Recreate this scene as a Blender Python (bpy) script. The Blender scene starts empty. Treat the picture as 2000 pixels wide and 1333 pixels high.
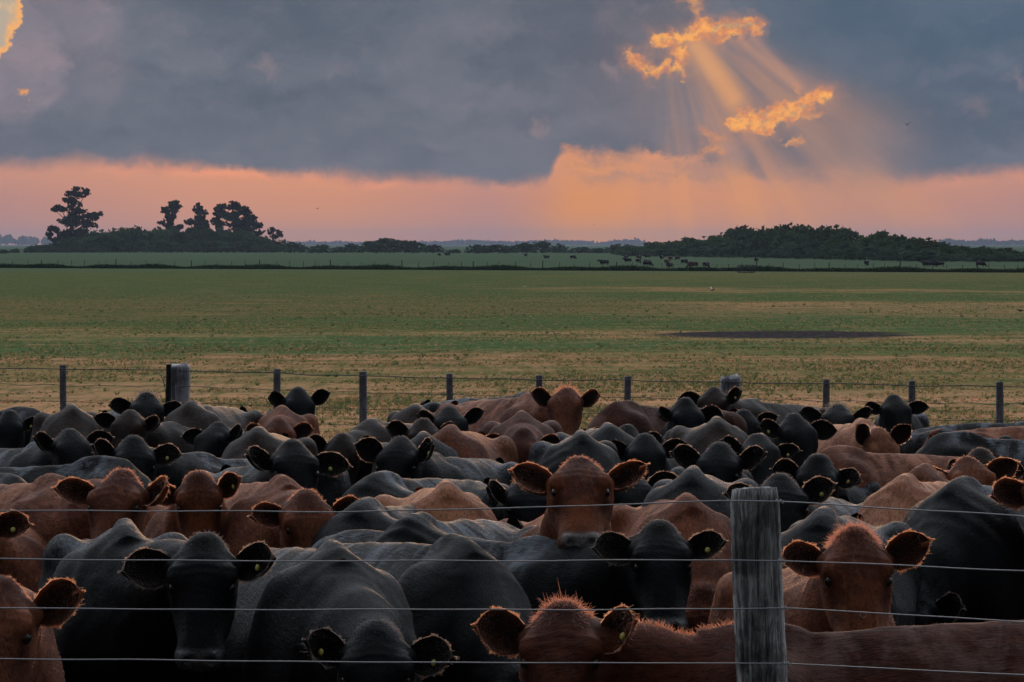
import bpy, math, random
import numpy as np
from mathutils import Vector, Matrix
R = math.radians
sc_ = bpy.context.scene
COL = sc_.collection
random.seed(4)
# ================================================================== camera, sky, sun, exposure
FPX, HZ, CAMZ = 9000.0, 477.0, 2.5           # focal length in photo pixels, row of the horizon, height of the lens
F0 = 5200.0; KD = FPX / F0                   # distances below are written for a 5200 px lens and stretched by KD for the real, longer one
PITCH = math.atan((666.5 - HZ) / FPX)
cam_d = bpy.data.cameras.new('camera'); cam = bpy.data.objects.new('camera', cam_d); COL.objects.link(cam)
cam.location = (0, 0, CAMZ); cam.rotation_euler = (R(90) - PITCH, 0, 0)
cam_d.sensor_width = 36; cam_d.lens = 36 * FPX / 2000; cam_d.clip_start = .1; cam_d.clip_end = 60000
sc_.camera = cam
sc_.view_settings.view_transform = 'Standard'; sc_.view_settings.look = 'None'; sc_.view_settings.exposure = 0; sc_.view_settings.gamma = 1
def at(X, Y, D):
    """World point seen at photo pixel (X, Y) at distance D along the ground."""
    x, y = (X - 1000) / FPX, (666.5 - Y) / FPX
    cy, sy = math.cos(PITCH), math.sin(PITCH)
    d = Vector((x, cy + y * sy, y * cy - sy))
    return Vector((0, 0, CAMZ)) + d * (D * KD / d.y)
def ground_at(X, Y, z=0.0):
    p = at(X, Y, 1.0); k = (CAMZ - z) / (CAMZ - p.z)
    return Vector((p.x * k, p.y * k, z))

class G:
    """Short hand for wiring node graphs."""
    def __init__(s, nt): s.nt = nt
    def node(s, t, **kw):
        n = s.nt.nodes.new(t)
        for k, v in kw.items(): setattr(n, k, v)
        return n
    def put(s, n, i, v):
        if v is None: return
        if hasattr(v, 'links') or isinstance(v, bpy.types.NodeSocket): s.nt.links.new(v, n.inputs[i])
        else: n.inputs[i].default_value = v
    def m(s, op, a, b=None, c=None, clamp=False):
        n = s.node('ShaderNodeMath', operation=op, use_clamp=clamp)
        for i, v in enumerate((a, b, c)): s.put(n, i, v)
        return n.outputs[0]
    def add(s, a, b): return s.m('ADD', a, b)
    def sub(s, a, b): return s.m('SUBTRACT', a, b)
    def mul(s, a, b): return s.m('MULTIPLY', a, b)
    def div(s, a, b): return s.m('DIVIDE', a, b)
    def mx(s, a, b): return s.m('MAXIMUM', a, b)
    def mn(s, a, b): return s.m('MINIMUM', a, b)
    def ss(s, v, a, b, x=0.0, y=1.0):
        n = s.node('ShaderNodeMapRange', interpolation_type='SMOOTHSTEP')
        for i, k in enumerate((v, a, b, x, y)): s.put(n, i, k)
        return n.outputs[0]
    def lin(s, v, a, b, x=0.0, y=1.0):
        n = s.node('ShaderNodeMapRange')
        for i, k in enumerate((v, a, b, x, y)): s.put(n, i, k)
        return n.outputs[0]
    def vec(s, x, y, z):
        n = s.node('ShaderNodeCombineXYZ')
        for i, k in enumerate((x, y, z)): s.put(n, i, k)
        return n.outputs[0]
    def noise(s, v, scale, detail=4, rough=.55, dist=0.0):
        n = s.node('ShaderNodeTexNoise'); s.put(n, 'Vector', v)
        n.inputs['Scale'].default_value = scale; n.inputs['Detail'].default_value = detail
        n.inputs['Roughness'].default_value = rough; n.inputs['Distortion'].default_value = dist
        return n.outputs[0]
    def mix(s, f, a, b, blend='MIX'):
        n = s.node('ShaderNodeMix', data_type='RGBA', blend_type=blend)
        s.put(n, 0, f); s.put(n, 6, a if not isinstance(a, tuple) else (*a, 1)[:4]); s.put(n, 7, b if not isinstance(b, tuple) else (*b, 1)[:4])
        return n.outputs[2]
    def ramp(s, v, stops, interp='LINEAR'):
        n = s.node('ShaderNodeValToRGB'); s.put(n, 0, v); cr = n.color_ramp; cr.interpolation = interp
        while len(cr.elements) < len(stops): cr.elements.new(1)
        for e, (p, c) in zip(cr.elements, stops): e.position = p; e.color = (*c, 1)
        return n.outputs[0]
    def gauss(s, d, w):                                   # exp(-(d/w)^2)
        q = s.div(d, w); return s.m('EXPONENT', s.mul(s.mul(q, q), -1))
    def seg(s, U, V, a, b):                               # distance to a segment
        (ax, ay), (bx, by) = a, b; dx, dy = bx - ax, by - ay; L = dx * dx + dy * dy
        px, py = s.sub(U, ax), s.sub(V, ay)
        t = s.m('DIVIDE', s.add(s.mul(px, dx), s.mul(py, dy)), L, clamp=True)
        ex, ey = s.sub(px, s.mul(t, dx)), s.sub(py, s.mul(t, dy))
        return s.m('SQRT', s.add(s.mul(ex, ex), s.mul(ey, ey)))
def srgb(r, g, b):
    f = lambda c: (c / 255 / 12.92) if c <= 10 else ((c / 255 + .055) / 1.055) ** 2.4
    return (f(r), f(g), f(b))

SUN_AZ, SUN_EL = 1.85, 4.0                                  # the sun stands behind the torn cloud, right of the middle
world = bpy.data.worlds.new('World'); sc_.world = world; world.use_nodes = True
def build_sky():
    nt = world.node_tree; nt.nodes.clear(); g = G(nt)
    gen = g.node('ShaderNodeTexCoord').outputs['Generated']
    sp = g.node('ShaderNodeSeparateXYZ'); g.put(sp, 0, gen); dx, dy, dz = sp.outputs
    az = g.m('ARCTAN2', dx, dy); el = g.m('ARCSINE', dz)
    U = g.mul(az, FPX); V = g.mul(el, FPX)                 # compass angle and height above the horizon, 5200 to the radian
    P = g.vec(g.mul(az, FPX / 1000), g.mul(el, FPX / 1000), 0)           # the same in thousands, for the noises
    Pw = g.vec(g.mul(az, 3.2 * KD), g.mul(el, 8.0 * KD), 3.0)
    nA = g.sub(g.noise(P, 3.2, 5, .55), .5); nB = g.sub(g.noise(P, 11, 6, .6), .5); nC = g.sub(g.noise(P, 34, 6, .62, .3), .5)
    nW = g.sub(g.noise(Pw, 2.0, 5, .55), .5)
    def warp(scale, amp, det, off):
        n = g.node('ShaderNodeTexNoise'); g.put(n, 'Vector', g.vec(g.add(g.mul(az, FPX / 1000), off), g.mul(el, FPX / 1000), off)); n.inputs['Scale'].default_value = scale; n.inputs['Detail'].default_value = det; n.inputs['Roughness'].default_value = .62
        q = g.node('ShaderNodeSeparateColor'); g.put(q, 0, n.outputs[1]); return g.mul(g.sub(q.outputs[0], .5), amp), g.mul(g.sub(q.outputs[1], .5), amp)
    wa, wb = warp(9, 95, 4, 2.0), warp(30, 46, 5, 5.0)
    Uw, Vw = g.add(U, g.add(wa[0], wb[0])), g.add(V, g.add(g.mul(wa[1], .75), wb[1]))   # the same angles, stirred: for everything ragged
    Us, Vs = g.add(U, g.mul(wa[0], .5)), g.add(V, g.mul(wa[1], .5))
    # glow under the cloud deck
    gl = g.ramp(g.lin(U, -1200, 1200), [(0, srgb(176, 132, 130)), (.25, srgb(216, 148, 118)), (.36, srgb(217, 147, 113)), (.48, srgb(196, 139, 126)), (.525, srgb(206, 141, 115)),
                                         (.552, srgb(222, 146, 92)), (.62, srgb(221, 147, 105)), (.74, srgb(214, 145, 110)), (.88, srgb(196, 139, 124)), (1, srgb(178, 133, 132))])
    gl = g.mix(g.mul(g.ss(V, 75, -5), .12), gl, srgb(192, 134, 120))
    gl = g.mix(g.mul(g.gauss(g.sub(U, 150), 95), g.ss(V, 150, 20)), gl, srgb(234, 150, 84))
    gl = g.mix(g.ss(V, 70, 160, 0, .35), gl, srgb(232, 160, 120))
    # deck of cloud
    deck = g.ramp(g.lin(U, -1200, 1200), [(0, srgb(112, 112, 124)), (.2, srgb(98, 107, 120)), (.42, srgb(97, 106, 119)), (.58, srgb(106, 108, 120)), (.72, srgb(96, 108, 122)), (.9, srgb(84, 102, 122)), (1, srgb(80, 100, 122))])
    deck = g.mix(g.ss(g.add(nA, g.mul(nW, .8)), -.22, .25, 0, .55), deck, g.mix(.5, deck, srgb(122, 116, 126)))
    deck = g.mix(g.ss(g.add(nW, g.mul(nB, .35)), .02, .3, 0, .6), deck, srgb(80, 95, 112))
    bil = g.noise(g.vec(g.mul(Uw, .0021), g.mul(Vw, .0042), 7), 1.6, 7, .58)
    deck = g.mix(g.ss(bil, .34, .70), g.mix(.45, deck, srgb(74, 86, 102)), g.mix(.40, deck, srgb(134, 132, 142)))
    bil2 = g.noise(g.vec(g.mul(Uw, .006), g.mul(Vw, .012), 3), 1.3, 6, .6)
    deck = g.mix(g.ss(bil2, .52, .74, 0, .28), deck, srgb(138, 130, 140))
    deck = g.mix(g.ss(V, 290, 110, 0, .35), deck, srgb(116, 116, 128))
    deck = g.mix(g.mul(g.gauss(g.seg(U, V, (520, 400), (1100, 480)), 150), .5), deck, srgb(72, 98, 120))
    edge = g.ramp(g.lin(U, -1100, 1100), [(0, (.150,) * 3), (.05, (.156,) * 3), (.11, (.158,) * 3), (.24, (.149,) * 3), (.36, (.130,) * 3), (.5, (.118,) * 3), (.532, (.128,) * 3), (.545, (.187,) * 3), (.62, (.181,) * 3),
                                           (.66, (.172,) * 3), (.70, (.138,) * 3), (.74, (.120,) * 3), (.81, (.115,) * 3), (.88, (.130,) * 3), (.93, (.143,) * 3), (1, (.145,) * 3)])
    ed = g.mul(edge, 1000)
    mid_ = g.mul(g.ss(U, 40, 160), g.ss(U, 820, 560))
    rag = g.mul(g.add(g.mul(nB, 34), g.add(g.mul(nC, 22), g.mul(nW, 30))), g.add(1.0, g.mul(mid_, 1.1)))
    soft = g.add(g.lin(g.noise(P, 5, 3), .36, .64, 6, 32), g.mul(g.ss(U, 380, 520), g.mul(g.ss(U, 860, 700), 14)))
    dk = g.ss(g.div(g.sub(g.add(V, rag), ed), soft), -1, 1)
    # lit fringe right under the deck on the left, and the hazier veil in the notch
    fr = g.mul(g.gauss(g.sub(g.add(V, rag), g.sub(ed, 8)), 10), g.ss(nA, -.08, .12))
    gl = g.mix(g.mul(fr, .7), gl, srgb(248, 158, 118))
    notch = g.mul(g.mul(g.ss(Us, 70, 170), g.ss(Us, 720, 420)), g.ss(g.add(Vs, g.mul(nW, 30)), 92, 150))
    gl = g.mix(g.mul(notch, g.ss(g.noise(g.vec(g.mul(Uw, .005), g.mul(Vw, .016), 1), 1.6, 5, .6), .40, .62, .12, .72)), gl, srgb(158, 130, 124))
    sky = g.mix(dk, gl, deck)
    # heavy lilac tower of cloud at the upper left, with the clear gap beyond it
    tower = g.mx(g.ss(g.seg(Uw, Vw, (-1010, 430), (-960, 350)), 120, 84), g.mx(g.mul(g.ss(g.seg(Uw, Vw, (-900, 470), (-840, 440)), 110, 40), .7), g.mul(g.ss(g.seg(Uw, Vw, (-820, 360), (-780, 330)), 80, 10), .45)))
    sky = g.mix(g.mul(tower, g.ss(bil2, .3, .7, .35, .85)), sky, srgb(150, 136, 144))
    gapd = g.add(g.add(Uw, 990), g.mul(g.sub(440, Vw), .42))
    gap = g.mul(g.ss(gapd, 44, 36), g.ss(Vw, 345, 372))
    gapc = g.mix(g.ss(g.add(nB, g.mul(nC, .8)), -.02, .2), srgb(186, 170, 152), srgb(214, 182, 142))
    gapc = g.mix(g.ss(g.add(gapd, g.mul(nC, 30)), 14, 40, 0, .95), gapc, srgb(250, 178, 104))
    sky = g.mix(gap, sky, gapc)
    # shafts of light falling away from the sun
    sx, sy = 290.0, 482.0
    ru, rv = g.sub(U, sx), g.sub(sy, V)
    ang = g.m('ARCTAN2', rv, ru); rad = g.m('SQRT', g.add(g.mul(ru, ru), g.mul(rv, rv)))
    rn = g.noise(g.vec(g.mul(ang, 3.4), g.mul(rad, .0009), 1.7), 2.0, 3.0, .5)
    rays = g.mul(g.ss(rn, .36, .66), g.mul(g.ss(ang, .36, .66), g.ss(ang, 1.72, 1.22)))
    rays = g.mul(rays, g.mul(g.ss(rad, 90, 260), g.ss(rad, 640, 300)))
    sky = g.mix(g.mul(rays, g.ss(V, 90, 175, .0, .46)), sky, srgb(208, 148, 112))
    sky = g.mix(g.mul(g.mul(g.ss(rn, .42, .64), g.mul(g.ss(ang, .5, .9), g.ss(ang, 2.0, 1.4))), g.mul(g.ss(V, 178, 110), .55)), sky, srgb(238, 158, 94))
    veil = g.mul(g.gauss(g.seg(U, V, (340, 330), (660, 160)), 115), g.lin(rn, .3, .7, .22, .46))
    sky = g.mix(veil, sky, srgb(176, 136, 118))
    low = g.mul(g.gauss(g.seg(Us, Vs, (330, 165), (700, 120)), 48), g.ss(g.noise(g.vec(g.mul(ang, 2.6), g.mul(rad, .001), 9), 2.4, 3, .5),   .38, .68, .08, .50))
    sky = g.mix(low, sky, srgb(198, 144, 118))
    for a, b, w, s_, c in (((362, 385), (432, 285), 24, .80, (226, 160, 108)), ((345, 400), (395, 330), 15, .45, (216, 160, 118)), ((448, 395), (545, 312), 9, .45, (196, 146, 122)), ((470, 400), (562, 305), 9, .42, (196, 146, 122)), ((425, 392), (500, 318), 7, .2, (190, 142, 120)),
                           ((545, 235), (700, 130), 16, .20, (176, 140, 122)), ((475, 200), (520, 130), 13, .30, (190, 140, 116)), ((560, 205), (640, 128), 14, .25, (186, 140, 118))):
        sky = g.mix(g.mul(g.gauss(g.seg(U, V, a, b), w), s_), sky, srgb(*c))
    # torn openings with burning edges
    def opening(segs, w, amp_b, amp_c, w2=None):
        d = None
        for a, b in segs:
            q = g.seg(Uw, Vw, a, b); d = q if d is None else g.mn(d, q)
        return g.add(g.add(d, g.mul(nA, 36)), g.add(g.mul(nB, amp_b), g.mul(nC, amp_c)))
    px = lambda X, Y: (X - 1000, HZ - Y)
    core = [
        ([(px(1292, 76), px(1322, 84)), (px(1322, 84), px(1345, 78)), (px(1345, 80), px(1362, 58)), (px(1362, 60), px(1430, 54)), (px(1430, 56), px(1474, 60))], 13),
        ([(px(1240, 106), px(1256, 134)), (px(1256, 134), px(1278, 146)), (px(1278, 144), px(1296, 130)), (px(1322, 112), px(1324, 122)), (px(1308, 138), px(1330, 148))], 8),
        ([(px(1434, 240), px(1462, 232)), (px(1462, 236), px(1512, 236)), (px(1500, 226), px(1560, 212)), (px(1560, 210), px(1614, 190))], 13),
        ([(px(1378, 262), px(1396, 272)), (px(1386, 288), px(1408, 292))], 7),
        ([(px(1350, -2), px(1368, 22))], 6), ([(px(1530, 272), px(1568, 271))], 3.5), ([(px(1566, 236), px(1584, 234))], 3), ([(px(1328, 170), px(1330, 172))], 4), ([(px(36, 188), px(42, 189))], 5), ([(px(1555, 172), px(1563, 180))], 2.5),
        ([(px(1100, 300), px(1112, 318)), (px(1112, 330), px(1165, 326))], 5)]
    for k, (segs, w) in enumerate(core):
        d = opening(segs, w, 26, 56)
        st = (.98, .96, 1, .6, .5, .75, .5, .6, .95, .5, .35)[k]
        sky = g.mix(g.mul(g.ss(d, w * 2.2 + (16 if w > 5.5 else 2), w * .4), .34 * st), sky, srgb(200, 142, 112))
        hot = g.mix(g.ss(g.add(nC, g.mul(nB, .6)), -.10, .12), srgb(226, 142, 94), srgb(252, 176, 96)); hot = g.mix(g.ss(d, w * .2, -10), hot, srgb(255, 192, 106))
        sky = g.mix(g.mul(g.mul(g.ss(d, w + 7, w - 7), g.ss(g.add(nC, g.mul(nB, .5)), -.16, .02, .30, 1)), st), sky, hot)
    # fainter torn wisps
    for X, Y, w, s_ in ((520, 130, 17, .28), (1975, 150, 16, .35), (1190, 128, 14, .35), (1052, 240, 13, .3), (1180, 30, 30, .12), (1900, 205, 22, .22), (1430, 290, 22, .3)):
        d = g.add(g.seg(Uw, Vw, px(X, Y), px(X + 8, Y + 12)), g.add(g.mul(nB, 60), g.mul(nC, 40)))
        sky = g.mix(g.mul(g.ss(d, w * 1.5, -8), s_), sky, srgb(176, 146, 142))
    # above the picture the deck thins towards the open evening sky overhead; behind the camera it stays dull
    nish = g.node('ShaderNodeTexSky', sky_type='NISHITA'); nish.sun_disc = False
    nish.sun_elevation = R(SUN_EL); nish.sun_rotation = R(SUN_AZ); nish.air_density = 1.4; nish.dust_density = 2.0
    up = g.mix(g.ss(dy, -.45, .85), (.045, .055, .070), (1.95, 2.08, 2.28))
    up = g.mix(g.ss(g.noise(gen, 2.2, 5), .35, .7, 0, .5), up, g.mix(.55, up, (.75, .84, .98)))
    up = g.mix(.06, up, nish.outputs[0], 'ADD')
    # the drawn clouds fill the low western sky; everywhere else the sky is a plain dull dusk brightening overhead
    rest = g.mix(g.ss(el, .0, .105), g.mix(g.ss(g.m('ABSOLUTE', az), .2, 1.2), srgb(200, 143, 122), srgb(150, 128, 130)), g.mix(g.ss(dy, -.4, .5), (.045, .052, .065), srgb(98, 107, 120)))
    rest = g.mix(g.ss(el, .105, .62), rest, up)
    inside = g.mul(g.ss(g.m('ABSOLUTE', az), .20, .145), g.mul(g.ss(el, .10, .062), g.ss(el, -.03, -.02)))
    bgs = []
    for c in (rest, sky):
        bg = g.node('ShaderNodeBackground'); g.put(bg, 0, c); bg.inputs[1].default_value = SKY_STRENGTH; bgs.append(bg.outputs[0])
    ms = g.node('ShaderNodeMixShader'); nt.links.new(inside, ms.inputs[0]); nt.links.new(bgs[0], ms.inputs[1]); nt.links.new(bgs[1], ms.inputs[2])
    out = g.node('ShaderNodeOutputWorld'); nt.links.new(ms.outputs[0], out.inputs[0])
SKY_STRENGTH = 1.0
build_sky()
sun_d = bpy.data.lights.new('sun', 'SUN'); sun_d.energy = .5; sun_d.angle = R(12); sun_d.color = (1.0, .56, .28)
sun = bpy.data.objects.new('sun', sun_d); COL.objects.link(sun)
_sv = Vector((math.sin(R(SUN_AZ)) * math.cos(R(SUN_EL + 3)), math.cos(R(SUN_AZ)) * math.cos(R(SUN_EL + 3)), math.sin(R(SUN_EL + 3))))
sun.rotation_euler = _sv.to_track_quat('Z', 'Y').to_euler()

# ================================================================== helpers
def tag(o, label=None, cat=None, group=None, kind=None):
    if label: o['label'] = label
    if cat: o['category'] = cat
    if group: o['group'] = group
    if kind: o['kind'] = kind
    return o
def link(name, me, mat=None, parent=None, loc=None):
    o = bpy.data.objects.new(name, me); COL.objects.link(o)
    if mat is not None:
        for m_ in (mat if isinstance(mat, (list, tuple)) else [mat]): me.materials.append(m_)
    if parent is not None: o.parent = parent
    if loc is not None: o.location = loc
    return o
def empty(name, loc=(0, 0, 0), rz=0.0):
    o = bpy.data.objects.new(name, None); COL.objects.link(o); o.location = loc; o.rotation_euler = (0, 0, rz); o.empty_display_size = .1
    return o
def material(name, fn):
    m_ = bpy.data.materials.new(name); m_.use_nodes = True; nt = m_.node_tree; nt.nodes.clear(); g = G(nt)
    out = g.node('ShaderNodeOutputMaterial'); res = fn(g)
    sh = res if not isinstance(res, tuple) else res[0]
    nt.links.new(sh, out.inputs[0])
    return m_
def principled(g, col, rough=.6, spec=.5, normal=None, sheen=0.0, sheen_rough=.4, sheen_tint=None, **kw):
    b = g.node('ShaderNodeBsdfPrincipled')
    g.put(b, 'Base Color', (*col, 1)[:4] if isinstance(col, tuple) else col); g.put(b, 'Roughness', rough); g.put(b, 'Specular IOR Level', spec)
    if normal is not None: g.put(b, 'Normal', normal)
    if sheen:
        g.put(b, 'Sheen Weight', sheen); g.put(b, 'Sheen Roughness', sheen_rough)
        if sheen_tint is not None: g.put(b, 'Sheen Tint', (*sheen_tint, 1))
    for k, v in kw.items(): g.put(b, k.replace('_', ' '), v)
    return b.outputs[0]
def bump(g, h, strength, dist=.01):
    n = g.node('ShaderNodeBump'); g.put(n, 'Height', h); n.inputs['Strength'].default_value = strength; n.inputs['Distance'].default_value = dist
    return n.outputs[0]
# ------------------------------------------------------------------ signed-distance modelling
def smoothstep(a, b, x):
    t = np.clip((x - a) / (b - a), 0, 1)
    return t * t * (3 - 2 * t)

def smin(a, b, k):
    h = np.maximum(k - np.abs(a - b), 0) / k
    return np.minimum(a, b) - h * h * k * 0.25

class Field:
    """A block of voxels that shapes are blended into; only the box a shape can reach is touched."""
    def __init__(self, lo, hi, h):
        self.lo = np.array(lo, np.float32); self.h = h
        n = np.ceil((np.array(hi) - self.lo) / h).astype(int) + 2
        self.ax = [self.lo[i] + h * np.arange(n[i], dtype=np.float32) for i in range(3)]
        self.F = np.full(tuple(n), 1.0, np.float32)
    def sub(self, lo, hi, m):
        sl = []
        for i in range(3):
            a = int(max(0, np.floor((lo[i] - m - self.lo[i]) / self.h)))
            b = int(min(self.F.shape[i], np.ceil((hi[i] + m - self.lo[i]) / self.h) + 1))
            if b <= a: return None, None
            sl.append(slice(a, b))
        X, Y, Z = np.meshgrid(self.ax[0][sl[0]], self.ax[1][sl[1]], self.ax[2][sl[2]], indexing='ij', sparse=True)
        return tuple(sl), (X, Y, Z)
    def put(self, lo, hi, fn, k=0.05, cut=False):
        sl, P = self.sub(lo, hi, k + 2.5 * self.h)
        if sl is None: return
        d = fn(*P).astype(np.float32)
        if cut: self.F[sl] = -smin(-self.F[sl], d, k)
        else:   self.F[sl] = smin(self.F[sl], d, k)
    def cone(self, a, b, ra, rb, k=0.05, sy=1.0):
        a = np.array(a, float); b = np.array(b, float); ba = b - a; L2 = float(ba @ ba) + 1e-9
        R = max(ra, rb)
        def fn(X, Y, Z):
            px, py, pz = X - a[0], Y - a[1], Z - a[2]
            t = np.clip((px * ba[0] + py * ba[1] + pz * ba[2]) / L2, 0, 1)
            return np.sqrt((px - t * ba[0]) ** 2 + (py - t * ba[1]) ** 2 + (pz - t * ba[2]) ** 2) - (ra + (rb - ra) * t)
        self.put(np.minimum(a, b) - R, np.maximum(a, b) + R, fn, k)
    def ell(self, c, r, k=0.05, M=None, cut=False):
        c = np.array(c, float); r = np.array(r, float)
        def fn(X, Y, Z):
            p = (X - c[0], Y - c[1], Z - c[2])
            if M is not None: p = tuple(M[i][0] * p[0] + M[i][1] * p[1] + M[i][2] * p[2] for i in range(3))
            q = np.sqrt((p[0] / r[0]) ** 2 + (p[1] / r[1]) ** 2 + (p[2] / r[2]) ** 2)
            return (q - 1) * r.min()
        R = r if M is None else np.full(3, r.max())
        self.put(c - R, c + R, fn, k, cut)

def surface_nets(fld):
    F, lo, h = fld.F, fld.lo, fld.h
    S = F < 0
    n = F.shape
    c = [slice(0, -1), slice(1, None)]
    cnt = np.zeros(tuple(x - 1 for x in n), np.int8)
    for i in (0, 1):
        for j in (0, 1):
            for k in (0, 1): cnt += S[c[i], c[j], c[k]]
    act = (cnt > 0) & (cnt < 8)
    idx = np.full(act.shape, -1, np.int32)
    I = np.argwhere(act); idx[act] = np.arange(len(I))
    pos = np.zeros((len(I), 3)); w = np.zeros(len(I))
    f = lambda d: F[I[:, 0] + d[0], I[:, 1] + d[1], I[:, 2] + d[2]].astype(float)
    for axis in range(3):
        o = [x for x in range(3) if x != axis]
        for u in (0, 1):
            for v in (0, 1):
                d0 = [0, 0, 0]; d0[o[0]] = u; d0[o[1]] = v; d1 = list(d0); d1[axis] = 1
                f0, f1 = f(d0), f(d1); m = (f0 < 0) != (f1 < 0)
                t = np.where(m, f0 / np.where(m, f0 - f1, 1), 0)
                for a in range(3): pos[:, a] += np.where(m, d0[a] + (t if a == axis else 0), 0)
                w += m
    pos = (I + pos / w[:, None]) * h + lo
    quads = []
    for axis in range(3):
        a, b = [(1, 2), (2, 0), (0, 1)][axis]
        s0 = [slice(None)] * 3; s1 = [slice(None)] * 3
        s0[axis] = slice(0, -1); s1[axis] = slice(1, None)
        E = S[tuple(s0)] != S[tuple(s1)]
        G = np.argwhere(E)
        G = G[(G[:, a] > 0) & (G[:, b] > 0) & (G[:, a] < n[a] - 1) & (G[:, b] < n[b] - 1)]
        ins = S[G[:, 0], G[:, 1], G[:, 2]]
        def cell(da, db):
            g = G.copy(); g[:, a] += da; g[:, b] += db
            return idx[g[:, 0], g[:, 1], g[:, 2]]
        q = np.stack([cell(-1, -1), cell(0, -1), cell(0, 0), cell(-1, 0)], 1)
        q[~ins] = q[~ins][:, ::-1]
        quads.append(q)
    quads = np.concatenate(quads)
    quads = quads[(quads >= 0).all(1)]
    return pos, quads

def relax(v, q, it=2, lam=0.5):
    e = np.concatenate([q[:, [0, 1]], q[:, [1, 2]], q[:, [2, 3]], q[:, [3, 0]]])
    deg = np.bincount(e[:, 0], minlength=len(v)) + np.bincount(e[:, 1], minlength=len(v))
    for _ in range(it):
        s = np.stack([np.bincount(e[:, 0], v[e[:, 1], a], len(v)) + np.bincount(e[:, 1], v[e[:, 0], a], len(v)) for a in range(3)], 1)
        v = v + lam * (s / np.maximum(deg, 1)[:, None] - v)
    return v

def np_mesh(name, v, faces, smooth=True):
    me = bpy.data.meshes.new(name)
    faces = np.asarray(faces, np.int32); k = faces.shape[1]
    me.vertices.add(len(v)); me.vertices.foreach_set('co', np.asarray(v, np.float32).ravel())
    me.loops.add(faces.size); me.loops.foreach_set('vertex_index', faces.ravel())
    me.polygons.add(len(faces)); me.polygons.foreach_set('loop_start', np.arange(0, faces.size, k, dtype=np.int32))
    me.polygons.foreach_set('loop_total', np.full(len(faces), k, np.int32))
    me.polygons.foreach_set('use_smooth', np.full(len(faces), smooth))
    me.update(calc_edges=True)
    return me

# ------------------------------------------------------------------ one animal
TORSO = np.array([  # x, bottom, top, half width, how sharp the back is
    (0.36, .74, .92, .05, .2), (0.31, .64, 1.00, .12, .25), (0.18, .54, 1.13, .21, .45), (0.04, .50, 1.225, .265, .95), (-.08, .48, 1.245, .29, .95),
    (-.30, .47, 1.20, .335, .75), (-.62, .46, 1.185, .36, .6), (-.92, .52, 1.172, .335, .6), (-1.12, .60, 1.155, .30, .6), (-1.30, .68, 1.135, .26, .45),
    (-1.43, .74, 1.095, .20, .3), (-1.50, .82, 1.05, .10, .2)])
HS = np.array([  # along the face from the poll: s, half width, front, back
    (-.02, .014, -.065, -.10), (0, .036, -.04, -.13), (.02, .056, -.018, -.145), (.05, .084, .004, -.165), (.10, .112, .020, -.195), (.15, .118, .028, -.22),
    (.20, .119, .028, -.235), (.25, .108, .022, -.23), (.30, .093, .014, -.195), (.36, .083, .004, -.155), (.41, .082, -.002, -.13), (.45, .086, -.007, -.12),
    (.475, .080, -.016, -.115), (.495, .062, -.032, -.105), (.510, .03, -.052, -.09)])
HS[:, 1] *= 1.10
TORSO = TORSO[np.argsort(TORSO[:, 0])]
def itp(T, x, c): return np.interp(x, T[:, 0], T[:, c])

class Pose:
    """Where the head of an animal sits, in the animal's own frame (x ahead, z up, withers over the origin)."""
    def __init__(s, poll, f, u, size):
        s.O = np.array(poll, float); s.f = f; s.u = u; s.l = np.cross(u, f); s.size = size      # l points to the animal's left
    def at(s, a, l, u): return s.O + s.size * (a * s.f + l * s.l + u * s.u)
    def inv(s, P): d = (P - s.O) / s.size; return d @ s.f, d @ s.l, d @ s.u

def unit(v): return v / np.maximum(np.linalg.norm(v, axis=-1, keepdims=True), 1e-9)

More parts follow.
